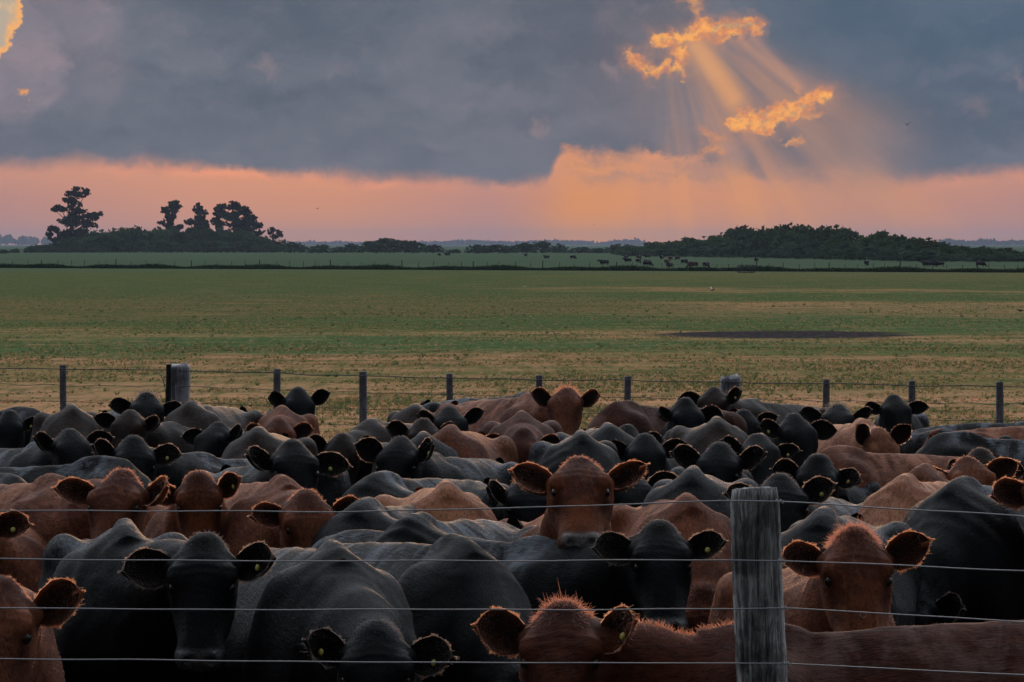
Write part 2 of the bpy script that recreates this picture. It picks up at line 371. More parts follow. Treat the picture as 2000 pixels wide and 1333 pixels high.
def cow_surface(pose, sc, h, rng, tilt=0.0):
    wide = rng.uniform(.93, 1.07); longf = rng.uniform(.96, 1.05)
    hs = pose.size
    nb = np.array([0.10, 0, 0.93]) * sc                                   # root of the neck
    nt = pose.at(.10, 0, -.155)
    pts = np.array([[-1.6 * sc, -.45 * sc, -.02], [.55 * sc, .45 * sc, (1.34 + max(0, tilt * 1.3)) * sc]] + [pose.at(a, l, u) for a in (-.06, .54) for l in (-.18, .18) for u in (-.28, .09)])
    fld = Field(pts.min(0) - .03, pts.max(0) + .03, h)
    fat = rng.uniform(.90, 1.0)
    def torso(X, Y, Z):
        x = X / sc
        bo, to, hw, sh = itp(TORSO, x, 1) * sc, itp(TORSO, x, 2) * sc, itp(TORSO, x, 3) * sc * fat, itp(TORSO, x, 4)
        to = to + tilt * np.clip(-X, 0, 1.3 * sc)
        t = (Z - bo) / np.maximum(to - bo, .02)
        tc = np.clip(t, 0, 1)
        low = np.sqrt(np.clip(1 - (1 - np.clip(tc / .42, 0, 1)) ** 2.2, 0, 1))
        up = np.clip((tc - .42) / .58, 0, 1)
        hi = np.clip(1 - up ** 2.3, 0, 1) ** .5 * (1 - sh) + sh * (1 - up ** 1.12) ** .92
        w = np.where(tc < .42, low, hi)
        d = (np.abs(Y) - hw * w) * .75
        d = np.maximum(d, np.where((t < 0) | (t > 1), np.maximum(bo - Z, Z - to) + .012, -1))
        return np.maximum(d, np.maximum(X - .36 * sc, -1.5 * sc - X))
    fld.put((-1.5 * sc, -.4 * sc, .44 * sc), (.36 * sc, .4 * sc, (1.25 + max(0, tilt * 1.3)) * sc), torso, .05)
    S = lambda *a: np.array(a) * sc
    fld.cone(S(-1.42, 0, 1.10), S(-.05, 0, 1.19),   .018 * sc, .024 * sc, .05)
    fld.ell(S(-.04, 0, 1.205), S(.13, .030, .050), .05)                          # ridge of the spine
    for y in (1, -1):
        fld.ell(S(-1.10, .23 * y, 1.06), S(.075, .05, .05), .07)                                   # hooks
        fld.ell(S(-1.42, .12 * y, 1.05), S(.06, .045, .05), .07)                                    # pins
        fld.ell(S(-.02, .185 * y, .88), S(.15, .10, .25), .14)                                       # shoulder blade
        fld.ell(S(.17, .17 * y, .80), S(.12, .09, .13), .12)                                        # point of the shoulder
        fld.ell(S(-1.20, .20 * y, .86), S(.22, .11, .26), .09)                                      # thigh
        fld.cone(S(-1.22, .2 * y, .75), S(-1.30, .18 * y, .52), .13 * sc, .075 * sc, .06)
        fld.cone(S(-1.30, .18 * y, .52), S(-1.24, .17 * y, .13), .062 * sc, .046 * sc, .04)
        fld.cone(S(-1.24, .17 * y, .13), S(-1.20, .17 * y, .04), .05 * sc, .062 * sc, .03)
        fld.cone(S(.06, .17 * y, .66), S(.05, .16 * y, .36), .10 * sc, .06 * sc, .06)
        fld.cone(S(.05, .16 * y, .36), S(.04, .16 * y, .13), .05 * sc, .045 * sc, .03)
        fld.cone(S(.04, .16 * y, .13), S(.07, .16 * y, .04), .048 * sc, .06 * sc, .03)
    # neck: crest, middle, throat and the fold running down to the brisket
    up = np.array([0, 0, 1.0])
    mid = (nb + nt) / 2 + up * .015
    fld.cone(nb + S(-.02, 0, .13), mid + up * .075 * sc, .13 * sc, .098 * sc, .11); fld.cone(mid + up * .075 * sc, nt + up * .03, .098 * sc, .088 * hs, .08)
    fld.cone(nb, mid, .195 * sc, .138 * sc, .10); fld.cone(mid, nt, .138 * sc, .105 * hs, .09)
    fld.cone(nb + S(.04, 0, -.15), mid - up * .10 * sc, .15 * sc, .085 * sc, .10); fld.cone(mid - up * .10 * sc, pose.at(.21, 0, -.19), .085 * sc, .062 * hs, .08)
    # head
    A = [pose.at(a, l, u) for a in (-.03, .52) for l in (-.14, .14) for u in (-.25, .05)]
    def head(X, Y, Z):
        dx, dy, dz = (X - pose.O[0]) / hs, (Y - pose.O[1]) / hs, (Z - pose.O[2]) / hs
        s = dx * pose.f[0] + dy * pose.f[1] + dz * pose.f[2]
        l = dx * pose.l[0] + dy * pose.l[1] + dz * pose.l[2]
        u = dx * pose.u[0] + dy * pose.u[1] + dz * pose.u[2]
        w, fr, ba = itp(HS, s / longf, 1) * wide, itp(HS, s / longf, 2), itp(HS, s / longf, 3)
        uc = (fr + ba) * .5; hu = (fr - ba) * .5
        wl = w * (1 - .34 * smoothstep(-.02, -1.0, (u - uc) / hu))                                   # the jaw is narrower than the brow
        q = (np.abs(l / wl) ** 2.5 + np.abs((u - uc) / hu) ** 2.5) ** (1 / 2.5)
        d = (q - 1) * np.minimum(w, hu) * .8
        d = np.maximum(d, np.maximum(-.02 - s, s - .510 * longf))
        return d * hs
    fld.put(np.min(A, 0), np.max(A, 0), head, .05)
    M = np.array([pose.f, pose.l, pose.u])
    for y in (1, -1):
        fld.ell(pose.at(.158, .098 * y, .000), hs * np.array([.042, .030, .028]), .035, M)           # brow
        fld.ell(pose.at(.232, .100 * y, -.035), hs * np.array([.035, .020, .022]), .03, M)           # below the eye
        fld.ell(pose.at(.25, .070 * y, -.14), hs * np.array([.10, .035, .06]), .04, M)              # cheek
        fld.ell(pose.at(.465, .060 * y, -.045), hs * np.array([.035, .03, .035]), .03, M)            # wing of the nostril
        fld.cone(pose.at(.075, .07 * y, -.07), pose.at(.088, .118 * y, -.078), .038 * hs, .026 * hs, .03)  # root of the ear
        if h < .022:
            fld.ell(pose.at(.30, .105 * y, -.02), hs * np.array([.07, .022, .03]), .03, M, cut=True)  # hollow between cheek and bridge
            fld.ell(pose.at(.197, .128 * y, -.022), hs * np.array([.026, .018, .02]), .012, M, cut=True)
            fld.ell(pose.at(.482, .042 * y, -.026), hs * np.array([.014, .017, .016]), .012, M, cut=True)
    fld.ell(pose.at(.0, 0, -.08), hs * np.array([.035, .05, .06]), .05, M)                            # poll
    v, q = surface_nets(fld)
    v = relax(v, q, 2 if h > .015 else 3, .5)
    # folds of skin on the neck and brow, ribs, muscle: pushed out along the normal
    fn = np.cross(v[q[:, 2]] - v[q[:, 0]], v[q[:, 3]] - v[q[:, 1]]); nr = np.zeros_like(v)
    for j in range(4):
        for a in range(3): nr[:, a] += np.bincount(q[:, j], fn[:, a], len(v))
    nr /= np.maximum(np.linalg.norm(nr, axis=1, keepdims=True), 1e-9)
    x, y, z = (v / sc).T; s_, l_, u_ = pose.inv(v)
    wob = lambda f, n=5: sum(np.sin(v @ rng.normal(0, f, 3) + rng.uniform(0, 6.28)) for _ in range(n)) / n
    head_ = smoothstep(-.02, .06, s_) * (s_ < .55) * (np.abs(l_) < .17) * (u_ > -.27) * (u_ < .09)
    neck_ = smoothstep(-.02, .12, x) * (1 - head_) * smoothstep(.62, .8, z)
    axis = unit(nt - nb); k = (v - nb) @ axis
    d = .0034 * neck_ * np.sin(k * 58 + 5 * wob(6) + y * 4) * np.clip(.15 + 1.3 * wob(6), 0, 1) * (h < .018)
    body_ = smoothstep(.0, -.15, x)
    d += .003 * body_ * np.sin(x * 64 + 2.2 * wob(4)) * smoothstep(.55, .7, z) * smoothstep(1.12, .95, z) * smoothstep(-.95, -.8, x) * np.clip(.1 + 1.2 * wob(4), 0, 1)
    d += (1 - head_) * (.012 * wob(9, 7) + .005 * wob(24, 7))
    d += .010 * body_ * smoothstep(-.02, -.16, np.abs(x + .22) - .16) * -np.exp(-((x + .20 + .12 * (z - .9)) / .035) ** 2) * smoothstep(.6, .8, z)      # edge of the shoulder blade
    d += .0014 * head_ * np.sin(s_ * 170 + 2.5 * wob(14) + 1.5 * np.cos(l_ * 25)) * np.exp(-((s_ - .125) / .05) ** 2) * (u_ > -.05) * (h < .018)
    d += .004 * head_ * wob(26, 7)
    d += -.008 * head_ * np.exp(-((np.abs(l_) - .066) / .014) ** 2) * smoothstep(.24, .29, s_) * smoothstep(.42, .36, s_) * (u_ > -.06)             # crease beside the bridge of the nose
    return v + nr * (d * sc)[:, None], q

def ear_mesh(side, droop, fwd, notch, rng):
    """An ear as a thick cup, root at the origin: x out along the ear, y across it, z out of the opening."""
    nt, nv = 17, 13
    L = .205
    W = lambda t: np.interp(t, [0, .08, .25, .5, .7, .85, .95, 1], [.026, .036, .062, .076, .068, .049, .027, .003])
    Dp = lambda t: np.interp(t, [0, .2, .5, .8, 1], [.030, .052, .044, .024, .004])
    t = np.linspace(0, 1, nt)[:, None]; v = np.linspace(-1, 1, nv)[None, :]
    x = L * t - .018 * (np.abs(v) ** 2) * t; y = W(t) * v; z = -Dp(t) * (1 - np.abs(v) ** 2.2) + .03 * t * t
    if notch:
        k = np.exp(-((v - notch) / .22) ** 2) * smoothstep(.72, 1.0, t)
        x = x - .045 * k; 
    y = y + .014 * (t - t * t)
    inn = np.stack(np.broadcast_arrays(x, y, z), -1)
    th = .009 * np.sqrt(np.clip(1 - v ** 4, 0, 1)) * np.clip(1.4 - t, .3, 1)
    out = inn.copy(); out[..., 2] -= th + .0005
    V = np.concatenate([inn.reshape(-1, 3), out.reshape(-1, 3)]); n = nt * nv; Q = []
    g = lambda i, j: i * nv + j
    for i in range(nt - 1):
        for j in range(nv - 1):
            Q.append((g(i, j), g(i + 1, j), g(i + 1, j + 1), g(i, j + 1)))
            Q.append((n + g(i, j), n + g(i, j + 1), n + g(i + 1, j + 1), n + g(i + 1, j)))
    for j in range(nv - 1): Q.append((g(nt - 1, j), n + g(nt - 1, j), n + g(nt - 1, j + 1), g(nt - 1, j + 1)))
    for i in range(nt - 1):
        Q.append((g(i, 0), n + g(i, 0), n + g(i + 1, 0), g(i + 1, 0))); Q.append((g(i, nv - 1), g(i + 1, nv - 1), n + g(i + 1, nv - 1), n + g(i, nv - 1)))
    rim = [inn[i, 0] for i in range(2, nt)] + [inn[nt - 1, j] for j in range(1, nv - 1)] + [inn[i, nv - 1] for i in range(nt - 1, 1, -1)]
    return V, np.array(Q), np.array(rim), inn
# ------------------------------------------------------------------ hide, hair, ears, eyes
def coat_material(name, base, dark, light, nosec, back_sheen, spec=.35, rough=.5, sheen=.25, tint=(1, 1, 1)):
    def fn(g):
        tc = g.node('ShaderNodeTexCoord').outputs['Object']
        oi = g.node('ShaderNodeObjectInfo').outputs['Random']
        mp = g.node('ShaderNodeMapping'); g.put(mp, 0, tc); mp.inputs['Scale'].default_value = (7, 30, 16); mp.inputs['Rotation'].default_value = (0, R(35), 0)
        st = g.noise(mp.outputs[0], 2.6, 6, .68, .6)                 # streaks of hair lying back and down
        big = g.noise(tc, 2.3, 5, .6); mid = g.noise(tc, 9, 5, .65, .5)
        c = g.mix(g.ss(big, .38, .68, 0, .8), base, light); c = g.mix(g.ss(g.noise(mp.outputs[0], 1.1, 4, .6, .3), .50, .68, 0, .6), c, light)
        c = g.mix(g.ss(mid, .42, .75, 0, .55), c, dark)
        c = g.mix(g.ss(st, .45, .66, 0, .65), c, dark)
        c = g.mix(g.ss(g.noise(tc, 26, 4, .7), .70, .80, 0, .35), c, (.20, .16, .13))   # dried mud
        at_ = g.node('ShaderNodeAttribute', attribute_name='patch'); sp = g.node('ShaderNodeSeparateColor'); g.put(sp, 0, at_.outputs['Color'])
        nose, hole, eye = sp.outputs
        c = g.mix(g.mul(nose, .9), c, g.mix(g.ss(g.noise(tc, 40, 4, .6), .4, .65), nosec, tuple(k * .55 for k in nosec)))
        c = g.mix(g.mul(eye, .8), c, g.mix(.25, (.004, .003, .003), dark)); c = g.mix(hole, c, (.002, .002, .002))
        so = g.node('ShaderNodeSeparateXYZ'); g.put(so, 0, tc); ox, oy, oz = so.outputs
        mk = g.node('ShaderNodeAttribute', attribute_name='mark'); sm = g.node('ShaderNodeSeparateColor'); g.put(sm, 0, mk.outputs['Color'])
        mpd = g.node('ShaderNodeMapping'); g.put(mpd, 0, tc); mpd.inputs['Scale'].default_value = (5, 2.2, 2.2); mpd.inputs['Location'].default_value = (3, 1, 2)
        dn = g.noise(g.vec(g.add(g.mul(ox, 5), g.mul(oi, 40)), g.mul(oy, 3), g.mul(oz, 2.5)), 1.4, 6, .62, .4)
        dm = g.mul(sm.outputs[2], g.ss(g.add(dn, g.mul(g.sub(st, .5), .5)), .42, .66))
        c = g.mix(g.mul(dm, .8), c, back_sheen)  # sky sheen and copper highlights along the back, painted into the coat colour
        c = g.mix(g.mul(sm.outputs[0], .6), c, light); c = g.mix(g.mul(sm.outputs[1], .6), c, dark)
        hs = g.node('ShaderNodeHueSaturation'); g.put(hs, 'Color', c); g.put(hs, 'Value', g.lin(oi, 0, 1, .78, 1.18)); g.put(hs, 'Saturation', g.lin(oi, 0, 1, 1.06, .94))
        fine = g.node('ShaderNodeMapping'); g.put(fine, 0, tc); fine.inputs['Scale'].default_value = (26, 120, 60); fine.inputs['Rotation'].default_value = (0, R(35), 0)
        h = g.add(g.mul(g.noise(fine.outputs[0], 1.6, 4, .6), .4), g.add(g.mul(st, 1.0), g.mul(mid, .5)))
        ro = g.mix(nose, g.vec(*[g.add(rough, g.mul(g.sub(mid, .5), .25))] * 3), (.22,) * 3)
        b = principled(g, hs.outputs[0], ro, g.lin(nose, 0, 1, spec, .9), bump(g, h, .55, .02), sheen, .35, tint)
        return b
    return material(name, fn)
def hair_material(name, col, rough=.35, ior=1.35):
    def fn(g):
        n = g.node('ShaderNodeBsdfHairPrincipled'); n.model = 'CHIANG'; n.parametrization = 'COLOR'
        oi = g.node('ShaderNodeObjectInfo').outputs['Random']
        hi = g.node('ShaderNodeHairInfo').outputs['Random']
        c = g.mix(g.lin(hi, 0, 1, 0, .6), col, tuple(x * .45 for x in col))
        g.put(n, 'Color', c); n.inputs['IOR'].default_value = ior; n.inputs['Roughness'].default_value = rough; n.inputs['Radial Roughness'].default_value = .45
        return n.outputs[0]
    return material(name, fn)
BLACK, DBROWN, DRED, RED, TAN = 'black', 'brown', 'darkred', 'red', 'tan'
COATS = {
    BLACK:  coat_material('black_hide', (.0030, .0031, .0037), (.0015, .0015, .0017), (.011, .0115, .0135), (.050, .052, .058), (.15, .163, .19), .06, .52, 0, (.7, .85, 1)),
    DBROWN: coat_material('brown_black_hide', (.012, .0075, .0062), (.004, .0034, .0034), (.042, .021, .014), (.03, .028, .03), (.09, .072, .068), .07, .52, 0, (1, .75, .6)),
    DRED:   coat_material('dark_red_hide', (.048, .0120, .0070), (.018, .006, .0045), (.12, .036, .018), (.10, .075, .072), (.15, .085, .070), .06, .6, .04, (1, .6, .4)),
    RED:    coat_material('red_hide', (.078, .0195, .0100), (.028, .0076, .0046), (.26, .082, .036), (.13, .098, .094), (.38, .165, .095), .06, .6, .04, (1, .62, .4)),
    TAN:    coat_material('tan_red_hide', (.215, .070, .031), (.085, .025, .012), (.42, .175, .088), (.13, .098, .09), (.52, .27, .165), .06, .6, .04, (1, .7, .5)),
}
HAIRS = {BLACK: hair_material('black_hair', (.034, .020, .014)), DBROWN: hair_material('brown_black_hair', (.05, .022, .014)), DRED: hair_material('dark_red_hair', (.16, .036, .014)),
         RED: hair_material('red_hair', (.18, .036, .014)), TAN: hair_material('tan_red_hair', (.30, .09, .036))}
FORE = {BLACK: hair_material('black_forelock', (.004, .004, .0045), .4, 1.2), DBROWN: hair_material('brown_black_forelock', (.016, .008, .006), .4, 1.2), DRED: hair_material('dark_red_forelock', (.04, .009, .005), .4, 1.2),
        RED: hair_material('red_forelock', (.048, .011, .006), .4, 1.2), TAN: hair_material('tan_red_forelock', (.10, .03, .014), .4, 1.2)}
SHORT = {BLACK: hair_material('black_short_hair', (.0022, .0022, .0026), .45, 1.12), DBROWN: hair_material('brown_black_short_hair', (.011, .007, .006), .45, 1.12), DRED: hair_material('dark_red_short_hair', (.042, .0105, .0066), .45, 1.12),
         RED: hair_material('red_short_hair', (.066, .017, .0095), .45, 1.12), TAN: hair_material('tan_red_short_hair', (.17, .056, .027), .45, 1.12)}
def ear_material(name, out, inn):
    def fn(g):
        tc = g.node('ShaderNodeTexCoord').outputs['Object']
        a = g.node('ShaderNodeAttribute', attribute_name='patch'); sp = g.node('ShaderNodeSeparateColor'); g.put(sp, 0, a.outputs['Color'])
        n = g.noise(tc, 60, 4, .65)
        c = g.mix(sp.outputs[0], out, g.mix(n, inn, tuple(x * .35 for x in inn)))
        return principled(g, c, .8, .06, bump(g, n, .5, .006), .04, .4, (1, .6, .4))
    return material(name, fn)
EARS = {BLACK: ear_material('black_ear', (.012, .011, .012), (.006, .005, .005)), DBROWN: ear_material('brown_black_ear', (.03, .016, .012), (.008, .006, .005)), DRED: ear_material('dark_red_ear', (.12, .034, .018), (.018, .008, .006)),
        RED: ear_material('red_ear', (.22, .06, .026), (.022, .010, .007)), TAN: ear_material('tan_red_ear', (.30, .11, .05), (.03, .013, .008))}
EYE = material('wet_dark_eye', lambda g: principled(g, (.006, .004, .003), .08, .6))
TAGM = material('yellow_ear_tag', lambda g: principled(g, g.mix(g.noise(g.node('ShaderNodeTexCoord').outputs['Object'], 90, 2), (.44, .37, .06), (.26, .22, .05)), .45, .4))

def hair_object(name, roots, dirs, lens, rad, mat, parent, rng, bend=.35, npt=4):
    """Hairs as curves; every root gets one, bent a little under its own weight."""
    n = len(roots)
    if n == 0: return None
    hc = bpy.data.hair_curves.new(name); hc.add_curves([npt] * n)
    t = np.linspace(0, 1, npt)[None, :, None]
    roots = np.asarray(roots, float)[:, None]; d = np.asarray(dirs, float)[:, None]; L = np.asarray(lens, float)[:, None, None]
    side = rng.normal(0, 1, (n, 1, 3)) * .25
    P = roots + L * (d * t + (side + np.array([0, 0, -bend])) * t * t)
    hc.points.foreach_set('position', P.astype(np.float32).ravel())
    r = (np.asarray(rad).reshape(-1, 1) * np.linspace(1, .25, npt)[None, :]) if np.ndim(rad) else rad * np.tile(np.linspace(1, .25, npt), (n, 1))
    a = hc.attributes.get('radius') or hc.attributes.new('radius', 'FLOAT', 'POINT')
    a.data.foreach_set('value', r.astype(np.float32).ravel())
    return link(name, hc, mat, parent)

def set_mark(me, rgb):
    a = me.color_attributes.new('mark', 'FLOAT_COLOR', 'POINT')
    a.data.foreach_set('color', np.concatenate([rgb, np.ones((len(rgb), 1))], 1).astype(np.float32).ravel())
def set_patch(me, rgb):
    a = me.color_attributes.new('patch', 'FLOAT_COLOR', 'POINT')
    a.data.foreach_set('color', np.concatenate([rgb, np.ones((len(rgb), 1))], 1).astype(np.float32).ravel())

def build_cow(label, coat, poll, hd, hy, pitch, sc=1.0, roll=0.0, tilt=0.0, tags='', tuft=.3, droop=(8, 8), fwd=(14, 14), notch=(0, 0), h=.02, coat_hair=0, group=None, seed=0, hs=None, mane=0, reach=.60, side=0.0):
    rng = np.random.default_rng(seed)
    hs = hs or sc
    b = np.array([math.sin(R(hd)), -math.cos(R(hd)), 0.0]); hdir = np.array([math.sin(R(hy)), -math.cos(R(hy)), 0.0])
    poll = np.array(poll, float)
    base = poll - b * reach * sc - hdir * .06 * sc + np.array([side, 0, 0]); base[2] = 0
    yaw = math.atan2(b[1], b[0])
    c_, s_ = math.cos(-yaw), math.sin(-yaw)
    loc = lambda w: np.array([c_ * w[0] - s_ * w[1], s_ * w[0] + c_ * w[1], w[2]])
    hl = loc(hdir); up = np.array([0, 0, 1.0]); p = R(pitch)
    f = math.cos(p) * hl - math.sin(p) * up; u = math.sin(p) * hl + math.cos(p) * up
    if roll:
        l0 = np.cross(u, f); a = R(roll)
        u2 = math.cos(a) * u + math.sin(a) * l0; f2 = f; u = u2
    pose = Pose(loc(poll - base), f, u, hs)
    v, q = cow_surface(pose, sc, h, rng, tilt)
    me = np_mesh('cow', v, q)
    s, l, uu = pose.inv(v)
    onhead = (s > -.05) & (np.abs(l) < .16) & (uu > -.26) & (uu < .08)
    front = np.interp(s, HS[:, 0], HS[:, 2])
    nose = smoothstep(.432, .462, s) * smoothstep(.095, .065, np.abs(l)) * smoothstep(-.085, -.05, uu - front) * onhead
    hole = smoothstep(1.25, .7, np.sqrt(((s - .482) / .013) ** 2 + ((np.abs(l) - .044) / .016) ** 2)) * (uu > -.07) * onhead
    eye = smoothstep(1.9, .8, np.sqrt(((s - .200) / .026) ** 2 + ((np.abs(l) - .120) / .026) ** 2 + ((uu + .022) / .034) ** 2)) * onhead
    set_patch(me, np.stack([nose, hole, eye], 1))
    vx, vy, vz = (v / sc).T
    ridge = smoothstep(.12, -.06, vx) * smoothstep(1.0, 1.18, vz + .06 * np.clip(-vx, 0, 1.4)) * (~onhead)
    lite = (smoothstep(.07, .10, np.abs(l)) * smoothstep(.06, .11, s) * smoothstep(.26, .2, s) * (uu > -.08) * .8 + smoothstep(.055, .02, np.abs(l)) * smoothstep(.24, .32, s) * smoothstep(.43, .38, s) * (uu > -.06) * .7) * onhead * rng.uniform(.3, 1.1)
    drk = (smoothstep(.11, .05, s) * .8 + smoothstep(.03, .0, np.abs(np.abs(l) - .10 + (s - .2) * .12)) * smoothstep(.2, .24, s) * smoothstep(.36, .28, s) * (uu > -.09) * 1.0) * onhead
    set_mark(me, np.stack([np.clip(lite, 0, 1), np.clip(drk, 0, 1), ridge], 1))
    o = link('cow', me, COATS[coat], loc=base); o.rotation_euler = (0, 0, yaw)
    tag(o, label, 'cow', group or 'cattle crowded behind the wire fence')
    Rl, Dl, Ll, Wl = [], [], [], []
    far = h > .02
    fr_n = 130 if far else 1700 if h < .013 else 520
    wd = .0016 if far else .00075 if h < .013 else .0011
    for i, sd in enumerate((1, -1)):                       # the animal's left ear, then its right
        V, Q, rim, inn = ear_mesh(sd, droop[i], fwd[i], notch[i], rng); es = np.array([rng.uniform(.94, 1.05), rng.uniform(.88, 1.10), rng.uniform(.85, 1.2)]); V = V * es; rim = rim * es; inn = inn * es
        dr, fw = R(droop[i] + rng.uniform(-5, 5)), R(fwd[i] + rng.uniform(-6, 6))
        ex = sd * pose.l * math.cos(dr) + pose.f * math.sin(dr)
        ey = -pose.f * math.cos(dr) + sd * pose.l * math.sin(dr)
        ez = pose.u
        ex, ez = ex * math.cos(fw) + ez * math.sin(fw), ez * math.cos(fw) - ex * math.sin(fw)
        O = pose.at(.085, .100 * sd, -.080)
        M = np.stack([ex, ey, ez])
        n = len(V) // 2
        Vw = O + (V * hs) @ M
        em = np_mesh('ear', Vw, Q if sd < 0 else Q[:, ::-1])
        k = np.zeros((len(V), 3)); vv = V[:n]; 
        vpar = np.tile(np.linspace(-1, 1, inn.shape[1]), inn.shape[0]); tpar = np.repeat(np.linspace(0, 1, inn.shape[0]), inn.shape[1])
        k[:n, 0] = smoothstep(.97, .80, np.abs(vpar)) * smoothstep(.985, .90, tpar)
        set_patch(em, k)
        eo = link('ear', em, EARS[coat], o)
        rimw = O + (rim * hs) @ M
        ctr = O + (np.array([.11, 0, -.02]) * hs) @ M
        # fringe along the rim, then hair standing inside the cup
        cum = np.concatenate([[0], np.cumsum(np.linalg.norm(np.diff(rim, axis=0), axis=1))]); t = np.interp(rng.uniform(0, cum[-1] * .9999, fr_n), cum, np.arange(len(rim))); t = np.minimum(t, len(rim) - 1.001); i0 = t.astype(int); fr_ = (t - i0)[:, None]
        pr = rimw[i0] * (1 - fr_) + rimw[i0 + 1] * fr_
        out = unit(pr - ctr) * .8 + ex * .35 + ez * rng.normal(.1, .35, fr_n)[:, None] + rng.normal(0, .25, (fr_n, 3))
        er, ed_, el_, ew = [pr], [unit(out + .35 * np.sin(t * 2.3 + rng.uniform(0, 6))[:, None] * ez + .3 * np.sin(t * 5.1)[:, None] * ex)], [hs * rng.uniform(.003, .009, fr_n) * np.clip(.75 + .55 * np.sin(t * 1.1 + rng.uniform(0, 6)) + .35 * np.sin(t * 3.7), .3, 1.7)], [np.full(fr_n, wd)]
        if not far:
            m_ = fr_n // 2
            ii = rng.integers(2, inn.shape[0] - 3, m_); jj = rng.integers(1, inn.shape[1] - 1, m_)
            pi = O + (inn[ii, jj] * hs) @ M
            er.append(pi); ed_.append(unit(ex * .6 + ez * .5 + ey * np.sign(inn[ii, jj, 1])[:, None] * -.5 + rng.normal(0, .3, (m_, 3)))); el_.append(hs * rng.uniform(.012, .03, m_)); ew.append(np.full(m_, wd * .8))
        hair_object('ear_fringe', np.concatenate(er), np.concatenate(ed_), np.concatenate(el_), np.concatenate(ew), HAIRS[coat], eo, rng, .18, 3)
        if ('L' if sd > 0 else 'R') in tags:
            ring = 10; a = np.linspace(0, 2 * math.pi, ring, endpoint=False)
            tw = rng.uniform(.65, 1)
            disc = [np.stack([.105 + rr * np.cos(a) * tw, -.012 + rr * np.sin(a) * 1.08, np.full(ring, zz)], 1) for rr, zz in ((.0005, -.012), (.0105, -.012), (.0125, -.015), (.0125, -.020), (.009, -.024))]
            D_ = np.concatenate(disc); fq = [(r_ * ring + j, r_ * ring + (j + 1) % ring, (r_ + 1) * ring + (j + 1) % ring, (r_ + 1) * ring + j) for r_ in range(4) for j in range(ring)]
            D_[:, 2] += .012 * rng.uniform(-.3, .6)
            link('ear_tag', np_mesh('ear_tag', O + (D_ * hs) @ M, fq), TAGM, eo)
        # eye
        th = np.linspace(0, math.pi, 9); ph = np.linspace(0, 2 * math.pi, 13)[:-1]
        E = np.stack([np.outer(np.sin(th), np.cos(ph)).ravel(), np.outer(np.sin(th), np.sin(ph)).ravel(), np.repeat(np.cos(th), 12)], 1) * np.array([.022, .019, .022]) * hs
        C = pose.at(.197, .104 * sd, -.022)
        fq = [(r_ * 12 + j, r_ * 12 + (j + 1) % 12, (r_ + 1) * 12 + (j + 1) % 12, (r_ + 1) * 12 + j) for r_ in range(8) for j in range(12)]
        link('eye', np_mesh('eye', C + E @ np.stack([f, pose.l, u]), fq), EYE, o)
    # tail
    tp = np.array([[-1.47, 0, 1.12], [-1.54, 0, 1.10], [-1.575, .01, 1.0], [-1.58, .02, .8], [-1.57, .0, .6], [-1.565, -.01, .5], [-1.56, 0, .38], [-1.55, 0, .26]]) * sc
    tr = np.array([.035, .034, .028, .022, .018, .026, .038, .006]) * sc
    a = np.linspace(0, 2 * math.pi, 8, endpoint=False)
    TV = np.concatenate([c + np.stack([np.cos(a) * (r_ if k > 1 else r_ * .5), np.sin(a) * r_, np.sin(a * 2) * 0 + np.cos(a) * (r_ if k < 2 else 0)], 1) for k, (c, r_) in enumerate(zip(tp, tr))])
    TQ = [(k * 8 + j, k * 8 + (j + 1) % 8, (k + 1) * 8 + (j + 1) % 8, (k + 1) * 8 + j) for k in range(7) for j in range(8)]
    to = link('tail', np_mesh('tail', TV, TQ), COATS[coat], o); set_patch(to.data, np.zeros((len(TV), 3)))
    # hair: tuft on the poll, mane along the crest, short coat all over when near
    p0 = v[q].mean(1); n0 = np.cross(v[q[:, 2]] - v[q[:, 0]], v[q[:, 3]] - v[q[:, 1]]); ar = np.linalg.norm(n0, axis=1) / 2; n0 = unit(n0)
    s, l, uu = pose.inv(p0)
    onhead = (s > -.08) & (s < .55) & (np.abs(l) < .17) & (uu > -.27) & (uu < .08)
    def pick(wt, m_):
        wt = wt * ar
        if wt.sum() <= 0: return np.zeros(0, int)
        return rng.choice(len(p0), m_, p=wt / wt.sum())
    m_ = int((90 if far else 700 if h < .013 else 300) * (.6 + 2.0 * tuft))
    i = pick(onhead * (np.abs(l) < .085) * smoothstep(.11, .02, s) * (uu > -.17), m_)
    if len(i):
        cl = np.sin(l[i] * 55 + rng.uniform(0, 6))[:, None] * pose.l * .5
        fwd_ = smoothstep(.0, .05, s[i])[:, None]; wild = (rng.random(m_) < .06 * tuft + .01 + (.45 if tuft >= 1 else 0))[:, None]
        d = n0[i] * .22 + pose.f * (.80 * fwd_ - .25) + pose.l * np.sign(l[i])[:, None] * .30 + cl * .6 + rng.normal(0, .28, (m_, 3))
        d = unit(np.where(wild, n0[i] * .6 - pose.f * .8 + rng.normal(0, .25, (m_, 3)), d))
        Rl.append(p0[i]); Dl.append(d); Ll.append(hs * rng.uniform(.006, .011 + .022 * tuft, m_) * np.where(wild[:, 0], 1 + 1.3 * tuft, 1)); Wl.append(np.full(m_, wd))
    if mane:
        i = pick((~onhead) * smoothstep(.6, .9, n0[:, 2]) * (np.abs(p0[:, 1]) < .09) * (p0[:, 0] > -.05 * sc), int(900 * mane))
        m_ = len(i)
        Rl.append(p0[i]); Dl.append(unit(n0[i] + np.array([.2, 0, .4]) + rng.normal(0, .3, (m_, 3)))); Ll.append(rng.uniform(.010, .028, m_)); Wl.append(np.full(m_, wd))
